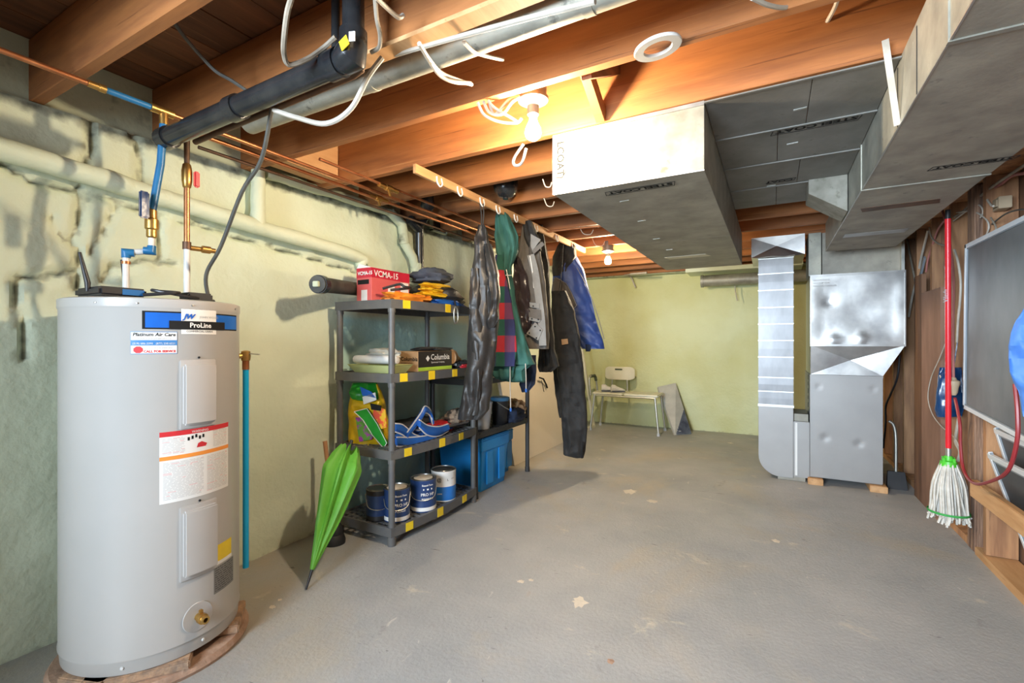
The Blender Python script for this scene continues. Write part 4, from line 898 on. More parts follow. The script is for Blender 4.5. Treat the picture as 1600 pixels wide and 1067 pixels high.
# 1 black rain jacket
C1 = (XRD, 2.47); g1_ = garment('rain_jacket', 'crumpled shiny black rain jacket hanging nearest, in front of the shelf end', C1, A0,
    [(352, 748, 757, .3), (372, 743, 764, .5), (410, 740, 772, .8), (450, 735, 778), (490, 734, 780), (530, 731, 777), (570, 730, 772), (610, 724, 768), (640, 718, 764), (654, 716, 752, .8)], .13, M['blkcloth'], folds=2.6, fa=.22, seed=1, nz=.020)
f = gplane(C1, A0); hanger_loop(g1_, f(750, 318), f(752, 355)); hanger_loop(g1_, f(755, 318), f(754, 355))
garment('sleeve', '', C1, A0, [(382, 757, 768, .6), (430, 762, 780), (470, 768, 781), (500, 762, 779), (512, 764, 772, .5)], .09, M['blkcloth'], folds=2, seed=2, parent=g1_, group_off=-.05, n=24, m=32, nz=.018)
garment('sleeve', '', C1, A0, [(420, 736, 750, .6), (480, 734, 752), (560, 738, 758), (620, 735, 752), (648, 732, 748, .6)], .07, M['blkcloth'], folds=2, seed=5, parent=g1_, group_off=-.045, n=30, m=32, nz=.016)
# 2 teal parka with plaid lining
C2 = (XRD, 2.82); A2_ = .42
g2 = garment('hooded_parka', 'teal green hooded parka with red plaid lining showing', C2, A2_,
    [(326, 779, 786, .3), (340, 774, 797, .7), (370, 773, 811), (395, 776, 810), (415, 782, 799, .8), (440, 783, 802), (480, 780, 808), (520, 778, 818), (550, 776, 828), (569, 777, 837, .9)], .14, M['tealcloth'], folds=5, seed=3, nz=.014)
pl2 = garment('plaid_lining', '', C2, A2_, [(398, 774, 784, .4), (430, 773, 790), (470, 771, 799), (510, 768, 805), (545, 766, 808), (572, 765, 805)], .05, M['plaid'], folds=4, fa=.12, seed=4, parent=g2, group_off=-.105, n=30, m=32, nz=.006)
garment('hem', '', C2, A2_, [(566, 768, 836), (578, 770, 822), (594, 780, 822), (597, 800, 820, .5)], .09, M['tealcloth'], folds=9, seed=6, parent=g2, n=14, m=40)
garment('hem', '', C2, A2_, [(572, 768, 806, .9), (588, 771, 803), (592, 775, 800, .6)], .09, M['tealcloth'], folds=9, seed=8, parent=g2, group_off=-.05, n=10, m=40)
f = gplane(C2, A2_, -.11)
for a, b_, c in (((797, 567), (797, 600), (798, 640)), ((821, 568), (822, 590), (822, 610))):
    MB().tube([f(*a), f(*b_), f(*c)], .0035).build('drawstring', M['wirew'], g2, True)
    q = f(*c); MB().lathe([(.006, .012), (.008, 0), (.006, -.012)], q, seg=10).build('cord_lock', M['lifeb'], g2, True)
f = gplane(C2, A2_, -.115)
MB().tube([f(791, 421), f(795, 440), f(797, 452)], .003).tube([f(790, 430), f(799, 430)], .004).build('zip_toggle', M['alu'], g2, True)
# 3 grey jacket with light trim
C3 = (XRD, 3.14)
g3 = garment('winter_jacket', 'open grey and black jacket with light grey buckled trim', C3, .38,
    [(347, 818, 832, .4), (362, 815, 838), (400, 808, 846), (440, 803, 852), (480, 806, 856), (520, 815, 858), (545, 828, 858, .8)], .12, M['greycloth'], folds=5, seed=9, nz=.016)
garment('satin_lining', '', C3, .38, [(402, 803, 812, .5), (430, 802, 824), (470, 803, 830), (500, 808, 832), (520, 815, 830, .6)], .07, M['satin'], folds=7, seed=10, parent=g3, group_off=-.055, n=30, m=32, nz=.02)
garment('collar', '', C3, .38, [(346, 816, 830, .6), (360, 818, 836), (380, 820, 846), (392, 826, 846, .6)], .10, M['charcoth'], seed=11, parent=g3, group_off=-.03, n=14, m=28)
f = gplane(C3, .38, -.085)
ribbon(f, [(829, 398), (836, 425), (841, 460), (846, 500), (848, 540)], .052, .012, M['reflect'], 'front_placket', g3)
ribbon(f, [(828, 400), (832, 425), (834, 450)], .006, .014, M['white'], 'piping', g3)
f = gplane(C3, .38, -.10)
def quadpatch(f, pts, mat, name, parent, th=.006):
    P = [f(*p) for p in pts]; n = (P[1] - P[0]).cross(P[2] - P[0]).normalized() * th; b = MB(); k = len(P)
    b.add(P + [p + n for p in P], [tuple(range(k)), tuple(range(2 * k - 1, k - 1, -1))] + [(i, (i + 1) % k, (i + 1) % k + k, i + k) for i in range(k)]); return b.build(name, mat, parent, bevel=.001, segs=1)
quadpatch(f, [(829, 365), (845, 374), (832, 392), (829, 385)], M['reflect'], 'strap_tab', g3)
quadpatch(f, [(830, 391), (847, 377), (851, 382), (834, 397)], M['greycloth'], 'strap', g3)
quadpatch(f, [(827, 472), (843, 474), (843, 482), (828, 480)], M['reflect'], 'strap_tab', g3)
quadpatch(f, [(826, 481), (845, 484), (846, 500), (826, 495)], M['greycloth'], 'strap', g3)
quadpatch(f, [(827, 495), (845, 500), (843, 504), (826, 500)], M['reflect'], 'strap_tab', g3)
quadpatch(f, [(836, 503), (848, 515), (841, 532), (822, 521)], M['reflect'], 'strap_tab', g3)
fb_ = gplane(C3, .38, -.108); b = MB()
for p in ((836, 510), (844, 516), (838, 528), (827, 520), (833, 478), (841, 499), (831, 498)): b.lathe([(.005, -.002), (.005, .002)], fb_(*p), (0, 1, 0), 8)
b.build('snap_button', M['ink'], g3)
# 4 charcoal coat behind the trimmed jacket
C4 = (XRD, 3.45)
g4 = garment('charcoal_coat', 'long charcoal coat hanging between the trimmed jacket and the overalls', C4, .36,
    [(352, 838, 848, .4), (380, 838, 852), (420, 840, 858), (470, 843, 860), (520, 846, 865), (550, 842, 868), (572, 840, 874), (581, 843, 862, .7)], .13, M['charcoth'], folds=5, seed=12, nz=.012)
f = gplane(C4, .36, -.085); MB().tube([f(853, 385), f(858, 410), f(858, 440)], .003).build('white_piping', M['reflect'], g4, True)
# 5 navy garment end seen below parka
g5 = garment('navy_trousers', 'dark navy garment end hanging below the teal parka hem', (XRD - .02, 3.02), .4, [(555, 822, 838, .5), (580, 818, 838), (600, 812, 836), (612, 815, 826, .6)], .10, M['navy'], folds=4, seed=14, cat='trousers', n=16, m=36)
# 6 overalls
C6 = (XRD + .04, 3.84)
g6 = garment('snow_overalls', 'long black padded overalls hanging down almost to the floor', C6, .36,
    [(455, 862, 885, .5), (485, 862, 898), (520, 862, 905), (560, 868, 910), (600, 873, 914), (640, 876, 917), (670, 878, 918), (700, 880, 915), (709, 880, 913, .8), (714, 898, 912, .5)], .15, M['charcoth'], folds=4, fa=.14, seed=15, cat='overalls', nz=.022, n=64)
garment('rear_leg', '', C6, .36, [(560, 862, 885, .6), (600, 866, 890), (630, 870, 892), (652, 874, 890, .6)], .10, M['charcoth'], seed=16, parent=g6, group_off=.08, n=20, m=32)
f = gplane(C6, .36, -.06); hanger_loop(g6, f(873, 460), f(880, 384) + Vector((0, 0, .01)))
f = gplane(C6, .36, -.115); quadpatch(f, [(877, 530), (887, 529), (888, 537), (878, 539)], M['card'], 'cloth_label', g6)
f = gplane(C6, .36, -.10); MB().tube([f(911, 690), f(909, 716)], .006).build('leg_zip', M['ink'], g6)
# 7 blue and grey jacket
C7 = (XRD + .03, 4.12)
g7 = garment('ski_jacket', 'blue and grey jacket with dark collar hanging farthest along the rail', C7, .34,
    [(384, 874, 898, .6), (400, 872, 901), (420, 866, 912), (445, 862, 918), (470, 862, 925), (490, 866, 929), (505, 880, 933, .9), (520, 895, 938, .8), (538, 906, 944, .8), (545, 910, 945, .6)], .15, M['bluecloth'], folds=3, fa=.10, seed=17, nz=.014)
garment('dark_collar', '', C7, .34, [(379, 875, 893, .6), (386, 870, 900), (402, 864, 901), (418, 862, 890), (432, 864, 885, .6)], .17, M['charcoth'], seed=18, parent=g7, group_off=-.02, n=16, m=36)
garment('grey_panel', '', C7, .34, [(434, 866, 872, .5), (442, 864, 884), (458, 862, 893), (476, 862, 900), (488, 876, 893, .5)], .06, M['greycloth'], seed=19, parent=g7, group_off=-.075, n=16, m=30, nz=.012)
f = gplane(C7, .34, -.125); MB().tube([f(869, 434), f(885, 443), f(893, 458), f(901, 477), f(891, 489)], .003).build('piping', M['reflect'], g7, True)
f = gplane(C7, .34, -.06); MB().tube(smooth_path([f(891, 402), f(905, 425), f(920, 455), f(933, 490), f(944, 530)]), .0035).build('piping', M['reflect'], g7, True)
garment('cuff', '', C7, .34, [(538, 914, 926, .8), (549, 915, 922, .5)], .10, M['navy'], seed=20, parent=g7, n=6, m=20)

# ============================================================ FIRST SHELF UNIT
SX0, SX1, SY0, SY1 = -2.355, -1.895, 2.005, 2.885
sh = thing('shelving_unit', 'charcoal plastic four-tier shelf with yellow tape marks', 'shelf', ((SX0 + SX1) / 2, (SY0 + SY1) / 2, 0))
TZ = [.105, .545, .985, 1.412]
def outline(y0, y1, x0, x1, bow=.035, n=12):
    pts = [(x0, y0), (x0, y1)]; pts += [(x1 + bow * math.sin(PI * k / n) ** .8, y1 + (y0 - y1) * k / n) for k in range(n + 1)]
    return pts
def tier(zt, parent, x0, x1, y0, y1, mat, grid=True, bow=.035, h=.052):
    o = outline(y0, y1, x0, x1, bow); b = MB(); n = len(o); cx, cy = (x0 + x1) / 2, (y0 + y1) / 2
    inn = [(cx + (x - cx) * (1 - .016 / abs(x1 - cx)), cy + (y - cy) * (1 - .016 / abs(y1 - cy))) for x, y in o]
    rings = [[Vector((*p, z)) for p in q] for q, z in ((o, zt - h), (o, zt), (inn, zt), (inn, zt - h), (o, zt - h))]
    b.loft(rings, True, False); s_ = b.build('shelf_tier', mat, parent)
    d = MB(); nx, ny = 9, 18
    for i in range(nx + 1): x = x0 + .02 + (x1 - x0 - .03) * i / nx; d.box(x - .008, x + .008, y0 + .015, y1 - .015, zt - .016, zt - .008)
    for i in range(ny + 1): y = y0 + .02 + (y1 - y0 - .04) * i / ny; d.box(x0 + .01, x1 + .004, y - .009, y + .009, zt - .014, zt - .0065)
    stuff(d.build('shelf_grid', mat, s_)); return s_
tapes = {1.412: (638, 699), .985: (634, 674, 710), .545: (640, 690, 721), .105: (642, 687, 727)}
for z in TZ:
    s_ = tier(z, sh, SX0, SX1, SY0, SY1, M['shelf'])
    for k, px in enumerate(tapes[z]):
        # place on the bowed rim
        y_ = at(px, 0, X=SX1 + .03).y; fr_ = max(0, min(1, (y_ - SY0) / (SY1 - SY0))); xs = SX1 + .035 * math.sin(PI * fr_) ** .8
        ds = .035 * PI * math.cos(PI * fr_) / (SY1 - SY0); tv = Vector((ds, 1, 0)).normalized()
        MB().obox((xs + .0015, y_, z - .025), tv * .028, (0, 0, .027 if k % 2 else .024), (tv.y * .0012, -tv.x * .0012, 0)).build('tape_patch', M['yellow'], s_)
for (x, y) in ((SX0 + .02, SY0 + .02), (SX1 - .015, SY0 + .02), (SX0 + .02, SY1 - .02), (SX1 - .015, SY1 - .02)):
    b = MB(); zs = [0, .052] + sum([[z - .054, z + .002] for z in TZ], [])
    b.tube([(x, y, .0), (x, y, .05)], .024, 14); b.tube([(x, y, .03), (x, y, 1.405)], .0185, 14)
    for z in TZ: b.tube([(x, y, z - .075), (x, y, z - .05)], .022, 14)
    b.build('post', M['shelf'], sh, True)
# ---- top tier goods
def on(z): return z - .0065
def box_item(name, label, x0, x1, y0, y1, z0, z1, mats, rot=0, cat='box', group=None):
    t = thing(name, label, cat, ((x0 + x1) / 2, (y0 + y1) / 2, z0), group); return t
def rbox(c, hx, hy, h, rot, name, mat, parent, z0, bevel=.002):
    u = Vector((math.cos(rot), math.sin(rot), 0)); v = Vector((-math.sin(rot), math.cos(rot), 0)); return MB().obox((c[0], c[1], z0 + h / 2), u * hx, v * hy, (0, 0, h / 2)).build(name, mat, parent, bevel=bevel, segs=1), u, v
zt1 = on(1.412)
# box: front face from pixel (580) to (642)
pa, pb = at(557, 452, Z=zt1), at(580, 455, Z=zt1)
A_ = at(580, 455, X=-2.05); Bq = at(642, 452, X=-2.05)
t = thing('appliance_box', 'red and white carton on the top shelf at the left', 'box', (-2.13, (A_.y + Bq.y) / 2, zt1))
bx0, bx1, by0, by1, bh = -2.25, -2.125, 2.08, 2.42, .215
cbox((bx0, by0, zt1), (bx1, by1, zt1 + bh)).build('carton', M['boxpink'], t, bevel=.0015, segs=1)
cbox((bx1, by0, zt1 + .155), (bx1 + .001, by1, zt1 + bh)).build('red_band', M['boxred'], t)
cbox((bx0, by0 - .001, zt1 + .155), (bx1, by0, zt1 + bh)).build('red_band', M['boxred'], t)
text('VCMA-15', .052, flat((bx1 + .0022, by0 + .02, zt1 + .165), (0, 1, 0), (0, 0, 1)), M['white'], t, bold=.001)
text('VCMA-15', .030, flat((bx0 + .012, by0 - .0022, zt1 + .172), (1, 0, 0), (0, 0, 1)), M['white'], t, bold=.001)
cbox((bx1, by1 - .085, zt1 + .06), (bx1 + .001, by1 - .01, zt1 + .150)).build('white_label', M['white'], t)
cbox((bx1, by0 + .14, zt1 + .06), (bx1 + .001, by0 + .20, zt1 + .115)).build('pictured_pump', M['white'], t)
cbox((bx0 + .04, by0 - .001, zt1 + .015), (bx0 + .09, by0, zt1 + .08)).build('pictured_pump', M['white'], t)
cbox((bx0 + .01, by0 - .001, zt1 + .115), (bx1 - .02, by0, zt1 + .143)).build('black_strip', M['ink'], t)
b = MB(); A1 = Vector((bx0, by0, zt1 + bh)); b.add([A1, (bx1, by0, zt1 + bh), (bx1, by1, zt1 + bh), (bx0, by1, zt1 + bh), (bx0 + .02, by0, zt1 + bh + .028), (bx0 + .02, by1 - .05, zt1 + bh + .022)], [(0, 4, 5, 3), (0, 1, 4), (3, 5, 2), (1, 2, 5, 4)]).build('open_flap', M['white'], t)
def blob(name, label, c, size, mat, seed=0, cat='clothing', rot=0, amp=.25, parent=None, flatb=True, group=None, seg=28, rg=14, f=1.6):
    c = Vector(c); b = MB(); rings = []
    for i in range(1, rg):
        ph = PI * i / rg; ring = []
        for j in range(seg):
            th = 2 * PI * j / seg; d = Vector((math.sin(ph) * math.cos(th), math.sin(ph) * math.sin(th), math.cos(ph)))
            k = 1 + amp * fnoise(d * f + Vector((seed * 5, 0, 0))) + amp * .6 * (1 - 2 * abs(fnoise(d * f * 2.3 + Vector((0, seed * 3, 0)))))
            q = Vector((math.copysign(abs(d.x) ** .7, d.x) * size[0], math.copysign(abs(d.y) ** .7, d.y) * size[1], d.z * size[2])) * k
            if flatb: q.z = max(q.z, -size[2] * .75)
            q = Matrix.Rotation(rot, 3, 'Z') @ q; ring.append(c + q)
        rings.append(ring)
    b.loft(rings); mz = min(v.z for v in b.v)
    o = b.build(name, mat, parent, True)
    if parent is None: tag(o, label, cat, group)
    return o
def onz(z, s): return z + s * .75
yq = lambda px, X=-2.05: at(px, 0, X=X).y
bl = blob('folded_jacket', 'black and yellow jacket folded on the top shelf', (-2.12, 2.68, onz(zt1 + .01, .085)), (.16, .18, .085), M['blkcloth'], 2, amp=.25)
for k, (yy_, dz, ang_) in enumerate(((2.52, .075, -.1), (2.56, .105, .15), (2.58, .145, .05))):
    blob('yellow_panel', '', (-2.01 - .012 * k, yy_, zt1 + dz), (.045, .13, .017), M['lifey'], 5 + k, parent=bl, flatb=False, amp=.4, rot=ang_)
blob('folded_cloth', 'slate grey folded hat-like garment on top of the pile', (-2.10, 2.62, zt1 + .215), (.11, .13, .050), M['slate'], 4, amp=.35)
blob('folded_vest', 'orange life vest lying flat at the front of the top shelf', (-1.97, 2.22, onz(zt1, .034)), (.060, .15, .034), M['lifeo'], 6, amp=.5, f=2.5)
blob('blue_strap', 'blue folded fabric at the front right of the top shelf', (-1.935, 2.58, onz(zt1, .024)), (.035, .15, .024), M['lifeb'], 9, amp=.45, f=2.5)
wire('black_strap', [at(598, 451, Y=2.09), at(612, 447, Y=2.12), at(625, 444, Y=2.14), at(632, 448, Y=2.15), at(640, 450, Y=2.20), at(610, 453, Y=2.12)], .008, M['blkcloth'], 'twisted black strap lying on the orange vest', 'strap')
q = at(712, 476, X=-1.86)
cb = thing('carabiner', 'metal snap clip hanging from the top shelf edge on a strap', 'clip', q)
MB().tube(smooth_path([(q.x, q.y, q.z - .01), (q.x, q.y + .022, q.z - .04), (q.x, q.y + .024, q.z - .10), (q.x, q.y, q.z - .125), (q.x, q.y - .018, q.z - .10), (q.x, q.y - .018, q.z - .04), (q.x, q.y, q.z - .01)], 5), .004).build('clip_loop', M['alu'], cb, True)
MB().tube([(q.x - .0, q.y, q.z - .01), (q.x - .01, q.y, q.z + .03)], .006).build('strap_end', M['ink'], cb, True)
# ---- second tier
zt2_ = on(.985)
yt0, yt1 = yq(548, -2.0), yq(630, -2.0)
tr = thing('paint_tray', 'pale green foam tray at the left of the second shelf', 'tray', (-2.1, 2.13, zt2_))
b = MB(); ya, yb_ = 2.045, 2.225; xa, xb = -2.29, -1.925
rings = [[Vector(p) for p in ((x0_, y0_, z_), (x1_, y0_, z_), (x1_, y1_, z_), (x0_, y1_, z_))] for x0_, x1_, y0_, y1_, z_ in ((xa + .03, xb - .03, ya + .03, yb_ - .03, zt2_ + .012), (xa + .03, xb - .03, ya + .03, yb_ - .03, zt2_), (xa, xb, ya, yb_, zt2_ + .048), (xa - .006, xb + .006, ya - .006, yb_ + .006, zt2_ + .052), (xa + .004, xb - .004, ya + .004, yb_ - .004, zt2_ + .050), (xa + .034, xb - .034, ya + .034, yb_ - .034, zt2_ + .012))]
b.loft(rings).build('tray_body', M['foamtray'], tr, bevel=.003)
o = MB().lathe([(.0, -.175), (.022, -.17), (.026, -.15), (.026, .15), (.022, .17), (.0, .175)], (-2.12, 2.11, zt2_ + .081), (1, .03, 0), 18).build('roller_sleeve', M['whitep'], None, True); tag(o, 'white roller sleeve lying on the pale green tray', 'roller')
o = blob('crumpled_wrapper', 'crumpled printed wrapper behind the white roller', (-2.12, 2.17, zt2_ + .115), (.10, .04, .03), M['filterlt'], 3, cat='wrapper', amp=.5)
cbx = thing('shoe_box', 'tan and black shoebox with a logo on the second shelf', 'box', (-2.03, 2.60, zt2_))
sy0, sy1, sx0_, sx1_ = 2.30, 2.655, -2.15, -1.95
cbox((sx0_, sy0, zt2_), (sx1_, sy1, zt2_ + .128)).build('cardboard_body', M['card'], cbx, bevel=.002, segs=1)
cbox((sx1_, sy0 + .004, zt2_ + .026), (sx1_ + .0012, sy1, zt2_ + .128)).build('black_side', M['cardblk'], cbx)
cbox((sx1_, sy0 + .004, zt2_ + .004), (sx1_ + .0012, sy1, zt2_ + .026)).build('lime_stripe', M['lime'], cbx)
text('Columbia', .052, flat((sx1_ + .0024, sy0 + .125, zt2_ + .072), (0, 1, 0), (0, 0, 1)), M['white'], cbx, bold=.0008)
text('Sportswear Company', .016, flat((sx1_ + .0024, sy0 + .13, zt2_ + .050), (0, 1, 0), (0, 0, 1)), M['white'], cbx)
text('Columbia', .036, flat((sx0_ + .06, sy0 - .0014, zt2_ + .068), (1, 0, 0), (0, 0, 1)), M['ink'], cbx, bold=.0006)
text('Sportswear Company', .011, flat((sx0_ + .06, sy0 - .0014, zt2_ + .052), (1, 0, 0), (0, 0, 1)), M['ink'], cbx)
def diamond(p, ax_, s, mat):
    p = Vector(p); ax_ = Vector(ax_); up_ = Vector((0, 0, 1)); b = MB(); b.add([p - ax_ * s, p - up_ * s, p + ax_ * s, p + up_ * s], [(0, 1, 2, 3)]); b.build('emblem', mat, cbx)
diamond((sx1_ + .0024, sy0 + .095, zt2_ + .082), (0, 1, 0), .020, M['white']); diamond((sx0_ + .035, sy0 - .0014, zt2_ + .075), (1, 0, 0), .016, M['ink'])
blob('folded_black_cloth', 'flat black cloth on top of the shoebox', (-2.06, 2.58, zt2_ + .140), (.08, .14, .013), M['charcoth'], 8, amp=.3)
def shoe(name, label, c, rot, L, mat, sole, tongue=None, cat='shoe', group=None):
    t = thing(name, label, cat, c, group); cr, sr = math.cos(rot), math.sin(rot)
    P = lambda x, y, z: Vector((c[0] + x * cr - y * sr, c[1] + x * sr + y * cr, c[2] + z))
    prof = [(-.5, .16, .42), (-.42, .17, .48), (-.25, .165, .46), (-.1, .16, .36), (.1, .17, .27), (.3, .19, .2), (.42, .16, .15), (.5, .07, .1)]
    def rings(z0f, hf, k=1): return [[P(x * L, w * L * k * math.cos(a), (z0f * L + max(0, hf * h * L) * (.5 + .5 * math.sin(a))) if hf else 0) for a in [2 * PI * j / 14 for j in range(14)]] for x, w, h in prof]
    MB().loft(rings(.05, 1)).build('upper', mat, t, True)
    b = MB(); b.loft([[P(x * L, w * L * 1.08 * s, z) for (s, z) in ((-1, 0), (1, 0), (1, .07 * L), (-1, .07 * L))] for x, w, h in prof]); b.build('sole', sole, t)
    return t
shoe('tan_boot', 'tan suede shoe on its side at the right end of the second shelf', (-2.03, 2.80, zt2_ + .02), 2.0, .22, M['card'], M['black'])
blob('dark_gloves', 'dark rumpled gloves below the tan shoe', (-1.97, 2.80, onz(zt2_, .03)), (.05, .06, .028), M['charcoth'], 12, cat='gloves', amp=.5)
blob('red_cloth', 'small bright red cloth at the right front of the second shelf', (-1.915, 2.78, onz(zt2_, .016)), (.02, .06, .016), M['red'], 13, cat='cloth', amp=.4)
# ---- third tier
zt3 = on(.545)
sb = garment('soil_bag', 'yellow and green potting soil bag with flower print', (-2.06, 2.20), .33,
    [(600, 550, 590, .25), (612, 549, 596, .5), (632, 547, 600), (660, 546, 606), (685, 547, 607), (699, 550, 603, .8)], .12, M['soil_y'], folds=3, fa=.10, seed=21, cat='bag', n=26, m=40, nz=.010)
f = gplane((-2.06, 2.20), .33, -.072)
garment('green_top', '', (-2.06, 2.20), .33, [(598, 551, 588, .3), (612, 549, 594), (622, 552, 596), (626, 565, 594, .5)], .135, M['soil_g'], seed=22, parent=sb, n=10, m=36, nz=.006)
quadpatch(f, [(556, 652), (562, 690), (582, 686), (584, 664), (572, 652)], M['flower'], 'flower_picture', sb)
quadpatch(f, [(584, 632), (602, 640), (604, 668), (590, 672), (582, 655)], M['flower2'], 'flower_picture', sb)
f2 = gplane((-2.06, 2.20), .33, -.082)
quadpatch(f2, [(562, 604), (580, 612), (588, 622), (566, 618)], M['bluep'], 'brand_patch', sb); quadpatch(f2, [(566, 620), (586, 613), (588, 625), (568, 632)], M['white'], 'white_patch', sb)
quadpatch(f2, [(578, 630), (596, 634), (594, 642), (580, 640)], M['ink'], 'dark_patch', sb)
f3 = gplane((-1.98, 2.16), .33, -.02)
gb = MB(); P = [f3(*p) for p in ((562, 643), (574, 640), (590, 665), (604, 692), (600, 699), (586, 680), (572, 658))]
o = quadpatch(f3, [(554, 643), (574, 638), (590, 662), (605, 692), (600, 700), (583, 680), (568, 656)], M['soil_g'], 'green_packet', None, .012); tag(o, 'shiny green seed packet leaning against the soil bag', 'packet')
pkt = o; b = MB(); E_ = [f3(*p) + Vector((0, -.004, 0)) for p in ((554, 643), (574, 638), (590, 662), (605, 692), (600, 700), (583, 680), (568, 656))]
for k in range(7): b.bar(E_[k], E_[(k + 1) % 7], .003, .003)
b.build('white_edge', M['white'], pkt)
lv = thing('life_vest', 'blue life vest with white piping on the third shelf', 'life vest', (-2.0, 2.45, zt3))
def vpanel(pts, X, w, sd):
    P = smooth_path([at(x, y, X=X + dx) for x, y, dx in pts], 6); b = MB(); n = len(P); rings = []
    for i, p in enumerate(P):
        ww = w * (.75 + .25 * math.sin(PI * i / (n - 1))); sag = fnoise(Vector((i * .3, sd, 0))) * .015
        rings.append([p + Vector((0, 0, -ww / 2)), p + Vector((-.03, .01, -ww * .2 + sag)), p + Vector((-.03, .01, ww * .2)), p + Vector((0, 0, ww / 2)), p + Vector((.012, 0, ww * .2)), p + Vector((.014, 0, -ww * .2))])
    for r in rings:
        for v in r: v.z = max(v.z, zt3 + .004)
    b.loft(rings).build('vest_panel', M['lifeb'], lv, True)
    MB().tube([r[3] for r in rings], .0045, 7).build('piping', M['lifew'], lv, True); MB().tube([r[0] for r in rings], .0045, 7).build('piping', M['lifew'], lv, True)
vpanel([(617, 668, 0), (630, 672, .01), (645, 685, .02), (657, 688, .02)], -1.97, .065, 1)
vpanel([(636, 680, .02), (648, 664, 0), (658, 650, 0), (664, 640, 0), (672, 645, -.01), (676, 660, 0)], -1.96, .045, 2)
vpanel([(655, 662, .02), (668, 672, .02), (685, 674, .02), (700, 668, .01)], -1.94, .065, 3)
vpanel([(620, 690, 0), (640, 692, .01), (660, 690, .02), (680, 684, .02)], -1.95, .07, 4)
vpanel([(640, 676, -.03), (660, 680, -.02), (690, 678, -.02)], -1.98, .06, 5)
blob('vest_body', '', (-2.03, 2.47, onz(zt3, .03)), (.08, .20, .03), M['lifeb'], 15, parent=lv, amp=.4)
blob('red_bag', 'red folded cloth behind the blue life vest', (-2.06, 2.66, onz(zt3, .035)), (.06, .12, .038), M['red'], 16, cat='cloth', amp=.35)
blob('dark_bundle', 'dark green-black cloth bundle at the back of the third shelf', (-2.22, 2.52, onz(zt3, .05)), (.08, .22, .05), M['charcoth'], 17, cat='cloth', amp=.4)
for k, (dx, mt) in enumerate(((0, 'greycloth'), (.035, 'black'), (.07, 'greycloth'))):
    o = MB().tube([(-2.02 + dx, 2.50 + .03 * k, zt3 + .05 + .012 * k - .012 * k), (-1.975 + dx * .5, 2.84, zt3 + .020 + .014 * k)], .011, 8).build('folding_pole', M[mt], None, True)
    tag(o, ['grey pole lying at the back of the poles on the third shelf', 'black pole lying in the middle of the third shelf poles', 'grey pole lying nearest the third shelf front edge'][k], 'pole', 'poles on the third shelf')
shoe('camo_boot', 'camouflage boot standing at the right end of the third shelf', (-2.10, 2.80, zt3 + .003), -1.9, .25, M['camo'], M['black'], cat='boot')
blob('camo_bag', 'camouflage cloth bag at the right end of the third shelf', (-1.99, 2.78, onz(zt3 + .05, .05)), (.06, .08, .055), M['camo'], 19, cat='bag', amp=.35)
# ---- bottom tier cans
zt4 = on(.105)
def can(label, c, r, h, mat, lid='canmetal', bands=(), handle=True, texts=()):
    t = thing('paint_can', label, 'paint can', c, 'paint cans on the bottom shelf')
    MB().lathe([(r * .97, 0), (r, .003), (r, .006), (r * .985, .010), (r * .985, h - .012), (r, h - .008), (r, h), (r * .96, h + .002), (r * .93, h - .004)], c, seg=36, caps=True).build('can_body', mat, t, True)
    MB().lathe([(r * .98, h - .001), (r, h + .003), (r * .93, h + .005), (r * .90, h - .001), (r * .72, h - .001), (r * .70, h + .002), (.0, h + .002)], c, seg=36, caps=False).build('lid', M[lid], t, True)
    for z0, z1, m_ in bands: MB().lathe([(r * .987, z0), (r * .990, z0), (r * .990, z1), (r * .987, z1)], c, seg=36, caps=False).build('label_band', M[m_], t, True)
    dirv = Vector((-c[0], -c[1], 0)).normalized(); th0 = math.atan2(dirv.y, dirv.x)
    if handle:
        sd = Vector((-dirv.y, dirv.x, 0)); cc_ = Vector(c)
        MB().tube(smooth_path([cc_ + sd * r * 1.02 + Vector((0, 0, h * .80)), cc_ + sd * r * .8 + dirv * r * .75 + Vector((0, 0, h * .48)), cc_ + dirv * r * 1.08 + Vector((0, 0, h * .40)), cc_ - sd * r * .8 + dirv * r * .75 + Vector((0, 0, h * .48)), cc_ - sd * r * 1.02 + Vector((0, 0, h * .80))], 6), .0022, 6).build('wire_handle', M['alu'], t, True)
        for s in (-1, 1): MB().lathe([(.009, 0), (.007, .005), (0, .006)], cc_ + sd * s * r * .985 + Vector((0, 0, h * .80)), sd * s, 10).build('handle_ear', M['alu'], t, True)
    for s, sz, zz, m_, off in texts:
        fn = lambda u, v, zz=zz, off=off: Vector((c[0] + r * .996 * math.cos(th0 + off + u / r), c[1] + r * .996 * math.sin(th0 + off + u / r), c[2] + zz + v))
        text(s, sz, fn, M[m_], t, align='CENTER', bold=.0004)
    return t
can('dark paint can half hidden behind the shelf front post', (-2.10, 2.115, zt4), .075, .178, M['black'], bands=((.03, .15, 'canblue'),))
c = (-1.99, 2.155, zt4); can('navy paint can nearest the shelf front post', c, .078, .190, M['canblue'], bands=((.006, .032, 'white'),), texts=(('Beauti-Tone', .015, .152, 'white', .35), ('▬▬', .030, .125, 'white', .35), ('PRO HP', .026, .094, 'white', .35), ('COQUILLE', .018, .062, 'white', .15)))
o_ = MB().lathe([(.060, .1925), (.055, .194), (0, .194)], c, seg=24, caps=False).build('dried_paint', M['paintdrip'], None, True); o_.parent = bpy.data.objects['paint_can.001']; o_.location = Vector(o_.location) - wloc(o_.parent)
c = (-1.96, 2.365, zt4); can('navy paint can with pale drips, middle of the visible row', c, .083, .198, M['canblue'], bands=((.006, .032, 'white'),), texts=(('Beauti-Tone', .015, .165, 'white', .35), ('▬▬', .030, .138, 'white', .35), ('PRO HP', .026, .104, 'white', .35), ('EGGSHELL', .017, .078, 'white', .35)))
